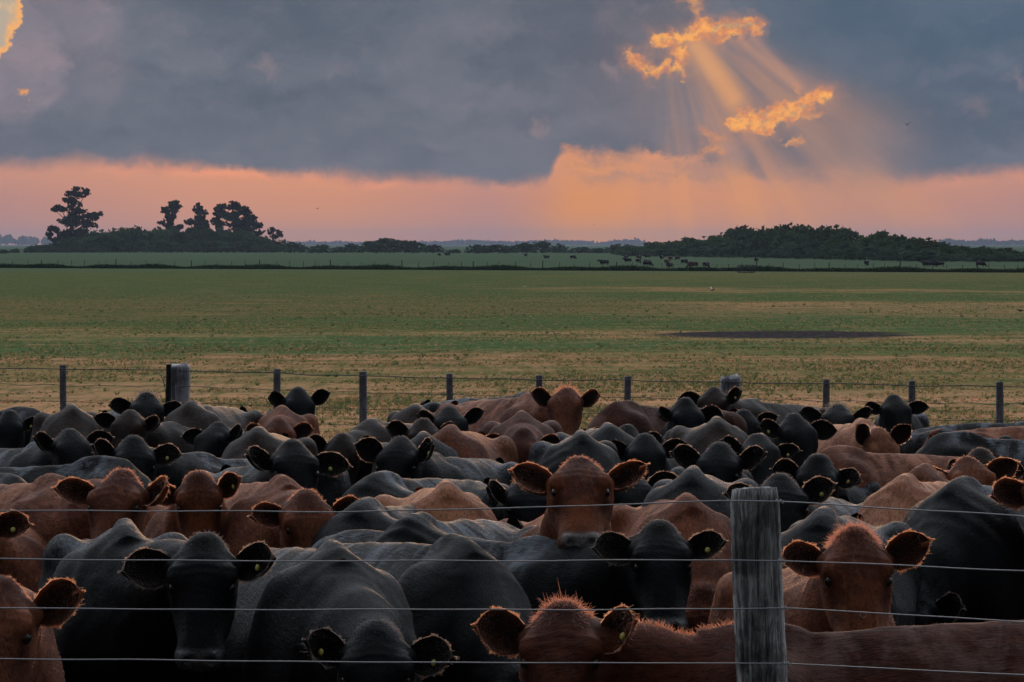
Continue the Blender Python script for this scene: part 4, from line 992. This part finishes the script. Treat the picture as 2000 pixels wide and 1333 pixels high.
tree('tallest dark gum tree, standing alone at the left end of the thicket', 138, 489, TD, [(150, 378, 17, 10), (168, 376, 9, 8), (140, 395, 20, 10), (118, 408, 16, 9), (150, 413, 22, 13), (106, 410, 9, 6), (140, 432, 30, 14), (178, 420, 16, 9), (186, 425, 9, 7), (165, 437, 18, 10), (104, 449, 15, 8), (118, 462, 20, 10), (150, 458, 26, 14), (96, 462, 8, 8), (135, 380, 8, 6)], 10500, .34, LEAF_GUM, 1)
G5 = 'gum trees rising behind the left thicket'
tree('round headed gum tree rising behind the left thicket, first of a row', 335, 480, TD + 40, [(338, 400, 17, 9), (326, 412, 12, 8), (345, 411, 11, 9), (335, 425, 13, 10), (316, 436, 9, 6), (334, 445, 18, 12)], 4200, .33, LEAF_GUM, 2, G5)
tree('smallest gum tree with a pointed top, between two taller gums', 390, 480, TD + 40, [(388, 403, 9, 6), (386, 413, 14, 8), (398, 417, 10, 6), (392, 430, 18, 9), (370, 433, 11, 8), (404, 440, 12, 10), (385, 450, 22, 12)], 4000, .33, LEAF_GUM, 3, G5)
tree('slim dark gum tree leaning against a much broader one', 430, 480, TD + 40, [(432, 404, 12, 8), (424, 415, 9, 8), (434, 422, 14, 10), (426, 438, 13, 12), (432, 455, 15, 12)], 3200, .33, LEAF_GUM, 4, G5)
tree('broadest dark gum tree, domed, at the end of the gum row', 468, 480, TD + 30, [(462, 402, 22, 10), (478, 414, 18, 10), (455, 420, 16, 12), (484, 430, 20, 12), (470, 440, 26, 14), (497, 440, 14, 10), (480, 456, 32, 12)], 7500, .33, LEAF_GUM, 5, G5)
tree('thin nearly bare pale tree beside the left thicket', 533, 486, TD, [(530, 448, 8, 4), (540, 451, 9, 4), (548, 456, 5, 4), (527, 456, 6, 4), (536, 462, 9, 4), (552, 462, 3, 3)], 150, .5, LEAF_BARE, 6, r=.25)

def bush_mesh(seed, n, mat_, size):
    rg = np.random.default_rng(seed); lobes = []
    for k in range(9):
        a = rg.uniform(0, 6.28); rr = rg.uniform(.1, .85); lobes.append((rr * math.cos(a), rr * math.sin(a), rg.uniform(.5, .80) * (1 - .35 * rr), rg.uniform(.42, .65), rg.uniform(.42, .65), rg.uniform(.13, .20)))
    for k in range(5):
        a = k * 1.257 + rg.uniform(-.3, .3); lobes.append((.75 * math.cos(a), .75 * math.sin(a), .24, .65, .65, .26))
    lobes = [(a_, b_, c_ * 1.9, d_, e_, f_ * 1.9) for a_, b_, c_, d_, e_, f_ in lobes]
    me = leaf_cloud(lobes, n, size, rg, shell=.5); me.materials.append(mat_); return me, [(l[0] * .8, l[1] * .8, l[2], .08) for l in lobes[:5]]
BUSH = []
for i in range(4):
    me, limbs = bush_mesh(40 + i, 2600, LEAF_BUSH, .075); rg = np.random.default_rng(i); tm = trunk_mesh(.9, .04, limbs, rg); tm.materials.append(BARK); BUSH.append((me, tm))
SCRUB = []
for i in range(3):
    me, limbs = bush_mesh(60 + i, 1500, LEAF_SCRUB, .085); rg = np.random.default_rng(i + 9); tm = trunk_mesh(.9, .035, limbs, rg); tm.materials.append(BARK); SCRUB.append((me, tm))
brng = random.Random(8)
def bush(kindset, X, Ytop, D, wpx, label, group, name='bush', hfac=1.0, cat='bush'):
    me, tm = brng.choice(kindset); p = at(X, Ytop, D); hgt = max(.8, p.z) * 1.06 * hfac; w = wpx * D / F0
    o = empty(name, (p.x, p.y, 0), brng.uniform(0, 6.28)); tag(o, label, cat, group)
    for nm, m_ in (('crown', me), ('trunk', tm)):
        c = bpy.data.objects.new(nm, m_); COL.objects.link(c); c.parent = o; c.scale = (w, w, hgt / 1.9)
    return o
def prof(P, X): return float(np.interp(X, [a for a, b in P], [b for a, b in P]))
LP = [(70, 478), (120, 466), (175, 448), (250, 437), (330, 435), (440, 438), (500, 447), (540, 462), (556, 480)]
for row, (D, f, st) in enumerate(((790, 1.0, 27), (778, .85, 29), (768, .5, 30))):
    X = 76 + row * 11
    while X < 540:
        yt = prof(LP, X) + brng.uniform(-1.5, 2); yt = 494 - (494 - yt) * f
        bush(BUSH, X, yt, D + brng.uniform(-8, 8), brng.uniform(25, 33), 'dense dark green bush of the left thicket below the gum trees', 'bushes of the left thicket'); X += st * brng.uniform(.8, 1.2)
RP = [(1240, 480), (1290, 465), (1350, 461), (1400, 452), (1425, 438), (1470, 429), (1560, 427), (1640, 432), (1720, 444), (1800, 457), (1850, 470), (1880, 478), (1900, 474), (1950, 480), (1985, 490), (2040, 488)]
for row, (f, st, dd, kk) in enumerate(((1.0, 34, 1.1, BUSH), (.80, 36, 1.05, BUSH), (.52, 34, 1.0, SCRUB))):
    X = 1246 + row * 9
    while X < 2045:
        D0 = 540 + (375 - 540) * min(1, (X - 1240) / 560); yb = HZ + CAMZ * F0 / D0
        yt = prof(RP, X) + brng.uniform(-1.5, 2); yt = yb - (yb - yt) * f
        bush(kk, X, yt, D0 * dd + brng.uniform(-4, 4), brng.uniform(36, 48), ('dense dark bush of the large thicket on the right', 'dense dark bush of the large thicket on the right', 'low paler green shrub along the front of the right thicket')[row], ('bushes of the right thicket', 'bushes of the right thicket', 'low shrubs before the right thicket')[row]); X += st * brng.uniform(.8, 1.2)
for i, (X, yt, w, lab) in enumerate([(28, 484, 10, 0), (60, 480, 12, 0), (8, 486, 14, 0), (575, 468, 25, 1), (622, 474, 20, 2), (660, 479, 14, 0), (690, 472, 20, 0), (735, 466, 28, 0), (770, 459, 40, 3), (808, 464, 26, 0), (845, 474, 20, 0), (885, 485, 14, 0), (935, 474, 24, 0), (975, 474, 26, 0), (1020, 470, 26, 0), (1058, 466, 28, 4), (1092, 475, 16, 0), (1130, 480, 20, 0), (1170, 482, 20, 0), (1205, 476, 22, 0), (1232, 474, 18, 0)]):
    bush(SCRUB, X, yt, 705 + brng.uniform(-15, 25), w, ('small dark scrub bush in the gap between the two thickets', 'compact round bush just past the end of the left thicket', 'low rounded bush second past the left thicket', 'largest spreading bush of the gap between the thickets', 'flat topped thorny bush nearest the orange glow')[lab], 'scrub bushes along the middle of the plain')
# tree lines on the horizon, kilometres off
def far_line(name, x0, x1, tops, D, seed, mat_):
    rg = np.random.default_rng(seed); lobes = []; k = D / F0; X = x0
    while X < x1:
        h_ = CAMZ + (HZ - prof(tops, X)) * k * rg.uniform(.75, 1.1); h_ = max(h_, 3)
        w = rg.uniform(5, 10) * k; lobes.append(((X - 1000) * k, D * KD + rg.uniform(-40, 40), h_ * .5, w, w, h_ * .5)); X += rg.uniform(4, 9)
    n = len(lobes) * 90
    tag(link(name, leaf_cloud(lobes, n, 3.2, rg, shell=.2), mat_), kind='stuff')
LEAF_FAR = leaf_material('far_leaves', (.03, .042, .04), (.045, .06, .05), .1)
far_line('far_treeline', -120, 130, [(-120, 462), (0, 460), (20, 457), (30, 464), (45, 461), (90, 464), (130, 470)], 5200, 1, LEAF_FAR)
far_line('far_treeline', 560, 1260, [(560, 474), (700, 473), (850, 474), (880, 471), (930, 470), (1000, 473), (1090, 469), (1140, 471), (1170, 476), (1215, 468), (1240, 467), (1260, 474)], 5600, 2, LEAF_FAR)
far_line('far_treeline', 1840, 2140, [(1840, 468), (1860, 466), (1880, 470), (1900, 473), (1925, 468), (1950, 472), (1970, 471), (2000, 470), (2140, 468)], 4800, 3, LEAF_FAR)

# ================================================================== cattle grazing far out, birds
def far_cow_mesh(mat_, seed, graze):
    rg = np.random.default_rng(seed)
    hl = np.array([1.0, 0, 0]); p = R(60); up = np.array([0, 0, 1.0])
    pose = Pose(np.array([.75, .1, .62 if graze else 1.3]), math.cos(p) * hl - math.sin(p) * up, math.sin(p) * hl + math.cos(p) * up, 1.0)
    v, q = cow_surface(pose, 1.0, .05, rg); me = np_mesh('grazing_cow', v, q); set_patch(me, np.zeros((len(v), 3))); me.materials.append(mat_); return me
FC = {BLACK: [far_cow_mesh(COATS[BLACK], 1, True), far_cow_mesh(COATS[BLACK], 2, False)], DRED: [far_cow_mesh(COATS[DRED], 3, True)]}
for i, (X, Y, c, hd) in enumerate([(859, 496, BLACK, 90), (871, 496, BLACK, 10), (1028, 497, BLACK, 80), (1065, 502, BLACK, 50), (1122, 502, BLACK, 40), (1175, 514, BLACK, 10), (1225, 502, BLACK, 70), (1222, 509, BLACK, 30), (1250, 502, DRED, 60), (1261, 500, BLACK, 30), (1249, 510, BLACK, 75), (1262, 514, BLACK, 60), (1269, 516, BLACK, 30), (1291, 503, BLACK, 85), (1311, 504, DRED, 80), (1321, 504, DRED, 60), (1306, 512, DRED, 70), (1305, 520, BLACK, 80), (1340, 512, BLACK, 50), (1348, 519, DRED, 20), (1382, 519, BLACK, 70), (1476, 508, BLACK, 90), (1694, 515, BLACK, 90), (1805, 517, BLACK, 30), (1822, 517, BLACK, 20), (1831, 517, BLACK, 30), (1920, 517, BLACK, 20)]):
    g_ = ground_at(X, Y + 4.5); o = bpy.data.objects.new('grazing_cow', FC[c][i % len(FC[c])]); COL.objects.link(o)
    o.location = (g_.x, g_.y, -.12); o.rotation_euler = (0, 0, R(hd * .6 + 20 + 180 * (i % 2))); o.scale = (.64,) * 3
    tag(o, 'tiny black cow grazing out in the field beyond the distant fence' if c == BLACK else 'tiny reddish cow grazing out in the field beyond the distant fence', 'cow', 'black cattle far out on the plain' if c == BLACK else 'reddish cattle far out on the plain')
FEATH = {'dark': material('dark_feathers', lambda g: principled(g, (.02, .019, .02), .7, .3)), 'white': material('white_feathers', lambda g: principled(g, (.75, .73, .66), .7, .3))}
def bird(X, Y, D, size, rz, flap, body, wing, label, ground=False):
    p = ground_at(X, Y) if ground else at(X, Y, D); o = empty('bird', p, rz); tag(o, label, 'bird')
    th = np.linspace(0, math.pi, 9); z = np.cos(th); r_ = np.sin(th)
    prof_ = np.array([[-.62, .01], [-.45, .035], [-.3, .07], [-.1, .13], [.1, .14], [.25, .10], [.32, .075], [.4, .085], [.48, .07], [.53, .025], [.62, .006]]) * size
    V, Q = tube([(a, 0, (.30 * size if ground else 0) + (.10 * size if a > .2 * size else 0)) for a, b in prof_], prof_[:, 1], 8)
    link('body', mesh_of('body', V, Q), FEATH[body], o)
    for s in (1, -1):
        sp_ = .05 if ground else 1.0
        W = []
        for t, c in ((0, .17), (.35, .20), (.7, .14), (1.0, .02)):
            y_ = s * (.10 + t * .85 * (sp_ if not ground else .08)) * size; zz = (.30 * size if ground else 0) + math.sin(flap) * t * .85 * size * sp_
            W += [(c * size - .1 * t * size, y_, zz + .012 * size), (-c * size - .15 * t * size - (t * .35 * size if ground else 0), y_, zz), (-c * size * .5, y_, zz - .012 * size)]
        F_ = [(a * 3 + i, a * 3 + (i + 1) % 3, a * 3 + 3 + (i + 1) % 3, a * 3 + 3 + i) for a in range(3) for i in range(3)]
        link('wing', mesh_of('wing', W, F_), FEATH[wing], o)
        if ground: link('leg', mesh_of('leg', *tube([(0, s * .05 * size, .3 * size), (0, s * .05 * size, 0)], .012 * size, 5)), FEATH['dark'], o)
    return o
bird(620, 408, 330, .24, .6, .5, 'dark', 'dark', 'tiny dark bird high above the gap between the thickets')
bird(1160, 440, 330, .20, 2.0, .7, 'dark', 'dark', 'tiny dark bird low in the orange glow over the plain')
bird(1772, 244, 200, .34, 1.2, 1.1, 'dark', 'dark', 'dark bird flying up among the grey clouds on the right')
bird(1392, 567, 105, .19, .4, .9, 'dark', 'white', 'black and white bird skimming low over the green field')
bird(1025, 562.5, 0, .20, .4, 0, 'white', 'white', 'small white bird standing out on the green field', True)
bird(1993, 611, 0, .26, 2.6, 0, 'dark', 'dark', 'dark bird standing on bare ground at the right of the field', True)
# ================================================================== the herd
SPAN = .62
def res(D): return .0105 if D < 11.5 else .0125 if D < 14 else .017 if D < 18.5 else .0225
def fur(D, k=1.0): return int((52000 if D < 11.5 else 38000 if D < 14 else 16000 if D < 18.5 else 0) * k)
_n = [0]
def H(label, coat, X, Y, span, hd, hy=0, pitch=56, D=None, sc=None, **kw):
    """An animal placed by the top of its head: photo pixel, ear span, body heading and head turn (0 faces us, + to the right)."""
    _n[0] += 1; rg = random.Random(_n[0] * 7 + 1)
    D = D or F0 * SPAN / span
    hs = 1.07 * span * D / F0 / SPAN
    kw.setdefault('droop', (rg.uniform(-14, 22), rg.uniform(-14, 22))); kw.setdefault('fwd', (rg.uniform(2, 34), rg.uniform(2, 34))); kw.setdefault('roll', rg.uniform(-4, 4)); kw.setdefault('tuft', rg.uniform(.02, .25))
    p = at(X, Y + 4 * (span / 200), D)
    if D > 12.5: hy += rg.uniform(-13, 13); pitch += rg.uniform(-7, 7)
    sc = sc or max(.76, min(1.0, (p.z - .13) / 1.245))
    return build_cow(label, coat, p, hd, hy, pitch, sc, h=res(D), coat_hair=fur(D), seed=_n[0], hs=hs, **kw)
def B(label, coat, X, Y, D, hd, hip=False, headz=.80, hy=None, pitch=72, **kw):
    """An animal placed by the top of its withers (or hips), its head down among the others."""
    _n[0] += 1; rg = random.Random(_n[0] * 7 + 1)
    w = at(X, Y, D); sc = max(.84, min(1.12, w.z / 1.245)); b = Vector((math.sin(R(hd)), -math.cos(R(hd)), 0))
    if hip: w = w + b * 1.1 * sc
    poll = w + b * .62 * sc; poll.z = headz * sc
    return build_cow(label, coat, poll, hd, hd if hy is None else hy, pitch, sc, h=res(D), coat_hair=fur(D), seed=_n[0], droop=(rg.uniform(2, 20), rg.uniform(2, 20)), **kw)

# ---- front row, at the fence
H('shaggy polled dark red cow at the fence, its long back running behind the grey post', DRED, 1097, 1172, 362, -84, -4, 58, D=9.0, sc=.96, tilt=.10, tags='L', tuft=.75, droop=(2, -2), fwd=(40, 22), notch=(-.45, 0), mane=1.0, roll=0, reach=.66)
H('red cow at the lower left edge of the picture, only half its face showing', RED, 0, 1124, 350, 16, -8, 60, D=9.5, sc=1.06, droop=(-18, 6), fwd=(22, 14), notch=(.25, 0))
H('large black cow at the left front, facing us with its nose in view', BLACK, 397, 1041, 312, 6, 0, 62, D=10.4, sc=1.10, side=-.30, reach=.5, tags='L', droop=(4, 10), fwd=(26, 12), tuft=.15, roll=0)
H('black cow with lowered head and yellow tags in both ears at the fence', BLACK, 735, 1216, 322, 14, 0, 66, D=9.9, sc=1.07, tags='LR', droop=(6, -4), fwd=(20, 34), reach=.72, tuft=.4)
B('black cow with a broad rounded back right behind the shaggy red cow', BLACK, 905, 1053, 11.1, 24, headz=.75)
H('red cow with wild poll hair just right of the grey post', RED, 1672, 1030, 312, 6, 2, 58, D=10.3, sc=.97, tuft=.9, droop=(-12, 8), fwd=(18, 14), notch=(-.35, 0), roll=0)
H('black cow with its face low between the broad black back and the grey post', BLACK, 1290, 1017, 268, 52, 4, 60, D=11.8, sc=.93, tilt=.09, tags='L', droop=(8, 4), tuft=.15, reach=.66)
B('big black cow at the right edge behind the red cow with wild hair', BLACK, 1868, 936, 13.0, -26)
B('grey black hump right behind the red cow with wild poll hair', BLACK, 1606, 1000, 12.0, -10)
# ---- second row
H('tall red cow in the middle with a torn ear, staring straight at us', RED, 1133, 886, 272, 4, 0, 41, D=12.2, sc=1.0, droop=(-14, -2), fwd=(16, 10), notch=(-.3, 0), tuft=.35, roll=0)
H('red cow on the left with a pale ridge on both sides of its brow', RED, 233, 913, 250, 34, 2, 58, sc=1.08, tags='L', tuft=.35, droop=(10, 8), roll=0)
H('red cow with a pale streaked nose, squeezed between two other red cows', RED, 388, 922, 206, 6, 0, 58, D=13.5, tags='L', droop=(-14, 6), fwd=(34, 12))
H('drooping eared red cow below a pale hump, left of the long black backs', RED, 604, 956, 236, 14, 6, 58, D=13.1, sc=1.06, droop=(4, 12), fwd=(30, 12), tuft=.2)
H('red cow at the far left edge, only its tagged ear in view', RED, -62, 972, 250, -6, 0, 58, D=12.4, tags='L', droop=(10, 8), fwd=(10, 10))
B('tan backed cow in the middle left of the tall red cow', TAN, 872, 946, 13.5, 6)
B('red cow standing right behind the grey post', RED, 1345, 969, 13.6, 6)
B('grey sheened black back just left of and behind the grey post', BLACK, 1352, 917, 14.2, -6)
B('black withers rising just above the broad rounded black back', BLACK, 806, 1008, 12.3, -18)
B('broad tan red cow just left of the big black cow at the right edge', TAN, 1765, 932, 14.4, -16)
B('long black back stretched out behind the tan cow in the middle', BLACK, 735, 925, 14.6, -24)
B('low black back between the red cow with drooping ear and the tan cow', BLACK, 708, 979, 13.0, -14)
H('black cow peering out just left of the tall red cow', BLACK, 1032, 926, 212, 10, 4, 56, D=14.9)
H('yellow tagged black cow mostly hidden by the torn ear of the tall red cow', BLACK, 1228, 913, 208, -6, -4, 56, D=15.2, tags='L')
H('black cow looking over the top of the grey post from the right', BLACK, 1527, 922, 228, -14, -2, 60, D=13.9, tags='L', tuft=.15)
H('red cow at the right edge, only one big ear in view', RED, 2058, 906, 252, -20, 0, 56, D=12.9)
H('red cow with a turned head between black backs at the right', RED, 1893, 888, 202, -12, 12, 56, D=15.8, droop=(-16, 4))
B('red hump showing between the tan flank and the red cow with turned head', RED, 1800, 911, 15.6, -20)
B('black back running out of the left edge behind the first red cows', BLACK, 225, 895, 15.6, 76)
B('black body at the left edge, lower of the two', BLACK, 20, 928, 14.4, 40)
# ---- third row
H('yellow tagged black cow looking over the backs just above the drooping eared red cow', BLACK, 574, 856, 214, 14, 2, 58, tags='L', tuft=.15)
H('black cow left of centre in front of a grey brown hump, one tag', BLACK, 778, 851, 188, -20, 0, 58, tags='L', tuft=.15)
H('black cow whose long back slopes right behind the pale browed red cow', BLACK, 262, 850, 190, -40, -2, 58, tags='L')
H('black cow at the left turned to the right, brown rimmed ear', BLACK, 139, 834, 172, 30, 10, 58, tags='L')
H('dark red cow in the middle with its hump rising behind its ears', DRED, 1016, 836, 170, 0, 0, 60, droop=(6, 2), tuft=.2, sc=1.03)
B('red cow with a sloping back between black heads, left of the dark red face', RED, 877, 834, 18.2, -8)
B('grey black hump right of the dark red face', BLACK, 1136, 843, 17.6, 2)
B('small grey hump behind the right ear of the dark red face', BLACK, 1190, 829, 18.8, 6)
B('round grey hump between two black heads left of centre', BLACK, 828, 848, 18.0, 4)
H('black cow with tagged ear above the torn ear of the tall red cow', BLACK, 1262, 845, 174, -8, -2, 58, tags='L')
H('black cow facing us squarely above the grey post', BLACK, 1405, 862, 198, 0, 0, 60, droop=(-8, 4), tuft=.1)
H('black cow with its ear raised behind the one facing us above the post', BLACK, 1482, 844, 168, 12, 8, 58, D=18.8, tags='L')
H('black cow right of the post with a tag, in front of the long red back', BLACK, 1596, 890, 188, -10, -2, 60, D=16.4, tags='L', tuft=.1)
B('long red back lying across the right side in front of the tan cow', RED, 1628, 876, 17.3, -58)
H('tan cow with pricked ears and lowered face at the right', TAN, 1724, 838, 150, 8, 16, 74, D=20.0, sc=.93, droop=(-40, -44), fwd=(30, 30))
B('black back stretching to the right edge in front of the red flank', BLACK, 1850, 846, 18.2, -88)
H('black cow with a rusty poll behind the red cow with turned head', DBROWN, 1922, 877, 170, -12, 6, 58, D=17.4, tags='L')
# ---- back rows
H('black cow cut by the left edge of the picture', BLACK, 16, 801, 138, 14, 4, 58, tags='L')
B('dark brown hump with an orange edge near the left fence dropper', DBROWN, 141, 791, 22.0, 8)
B('black back behind the cow cut by the left edge', BLACK, 56, 797, 23.6, 86)
H('black cow with a spiky tuft by the pale stout post on the left', BLACK, 288, 764, 148, 16, 4, 58, tuft=1.0, D=22.2)
H('brown backed black cow below the one with the spiky tuft', DBROWN, 250, 798, 146, -32, -4, 58, D=21.4, tuft=.1)
B('brown flanked cow standing in front of the pale stout post', DBROWN, 372, 785, 22.0, -14)
H('black cow with only one raised ear showing right of the brown flank', BLACK, 446, 812, 140, 16, 60, 58, D=23.4)
H('black cow standing clear against the dry grass, left of centre', BLACK, 585, 756, 136, 28, 4, 56, D=23.6, tuft=.1, sc=.80)
H('small red cow in the back row below the clear black head', RED, 546, 814, 142, 0, -2, 62, D=22.2, sc=.90)
B('brown black hump in front of the small red cow', DBROWN, 502, 838, 18.9, -5)
H('dark cow with a brown sheened back right of the small red cow', DBROWN, 668, 845, 156, -22, -14, 60, D=20.6, sc=.90)
H('dark cow with red rimmed ears, face down, left of the long red back', DBROWN, 827, 815, 154, 2, 0, 60, D=20.6)
H('black cow turned to the right in front of the long red back', BLACK, 878, 791, 150, 14, 22, 58, D=21.2)
B('brown back behind the cow with red rimmed ears', DBROWN, 812, 790, 22.6, 0)
H('red cow with a flaming tuft on its poll in the back row', RED, 1104, 752, 152, 26, 2, 54, D=21.4, tuft=1.0, droop=(4, 2), sc=1.02)
H('black cow behind the long red back, only an ear above it', BLACK, 938, 786, 128, 10, 0, 58, D=23.8)
B('black back behind the red cow with the flaming tuft', BLACK, 1040, 769, 23.6, 42)
B('dark red flank right of the cow with the flaming tuft', DRED, 1206, 785, 21.8, -44)
H('black cow with a long face in the back row left of the tagged one', BLACK, 1342, 777, 150, -6, 2, 60, D=21.4, tuft=.1)
H('dark cow with a bright yellow tag in front of the right stout post', DBROWN, 1394, 754, 134, -38, -2, 58, D=24.0, tags='L', tuft=.1)
H('black cow half hidden behind the raised ear, right of the grey hump', BLACK, 1456, 799, 134, 8, 6, 60, D=22.3)
B('brown grey hump with a sheen below the long faced black cow', DBROWN, 1402, 817, 19.8, 2)
H('black cow with head turned to the right in front of the tufted one', BLACK, 1556, 806, 162, 6, 16, 60, D=20.2, tuft=.1, tags='R')
H('black cow with a spiky tuft and its muzzle raised on the right', BLACK, 1636, 785, 150, 10, 4, 42, D=21.6, tuft=1.0)
H('black cow furthest right against the dry grass with the dropper at its ear', BLACK, 1748, 769, 134, -8, -2, 58, D=23.8, tuft=.1)
B('black rump rising at the right against the dry grass', BLACK, 1855, 812, 21.0, 84, hip=True)
B('red flank at the right edge below the last dropper', RED, 1925, 817, 20.8, 88, hip=True)
H('black cow whose brow shows above the tagged one beside the dark red face', BLACK, 1224, 828, 152, 4, -10, 58, D=20.3)
H('black cow between the red flank and the rusty poll at the right edge', BLACK, 1966, 850, 132, -10, -8, 58, D=20.0)
H('black cow behind the brown flank at the pale stout post, looking left', BLACK, 418, 822, 148, -10, -20, 58, D=21.2)
H('black cow behind the grey hump, left of the cow facing us squarely', BLACK, 1318, 838, 150, 0, 6, 58, D=20.6)

# ================================================================== evening haze over the plain
def haze():
    x0, x1, y0, y1, z0, z1 = -6000, 6000, -500, 11500, -1.3, 34
    V = [(x, y, z) for z in (z0, z1) for y in (y0, y1) for x in (x0, x1)]
    F = [(0, 2, 3, 1), (4, 5, 7, 6), (0, 1, 5, 4), (2, 6, 7, 3), (0, 4, 6, 2), (1, 3, 7, 5)]
    m_ = bpy.data.materials.new('haze'); m_.use_nodes = True; nt = m_.node_tree; nt.nodes.clear(); g = G(nt)
    v = g.node('ShaderNodeVolumePrincipled'); v.inputs['Color'].default_value = (.62, .72, .92, 1); v.inputs['Density'].default_value = 0.75e-4; v.inputs['Anisotropy'].default_value = 0.0
    out = g.node('ShaderNodeOutputMaterial'); nt.links.new(v.outputs[0], out.inputs['Volume'])
    tag(link('haze', mesh_of('haze', V, F, False), m_), kind='stuff')
haze()
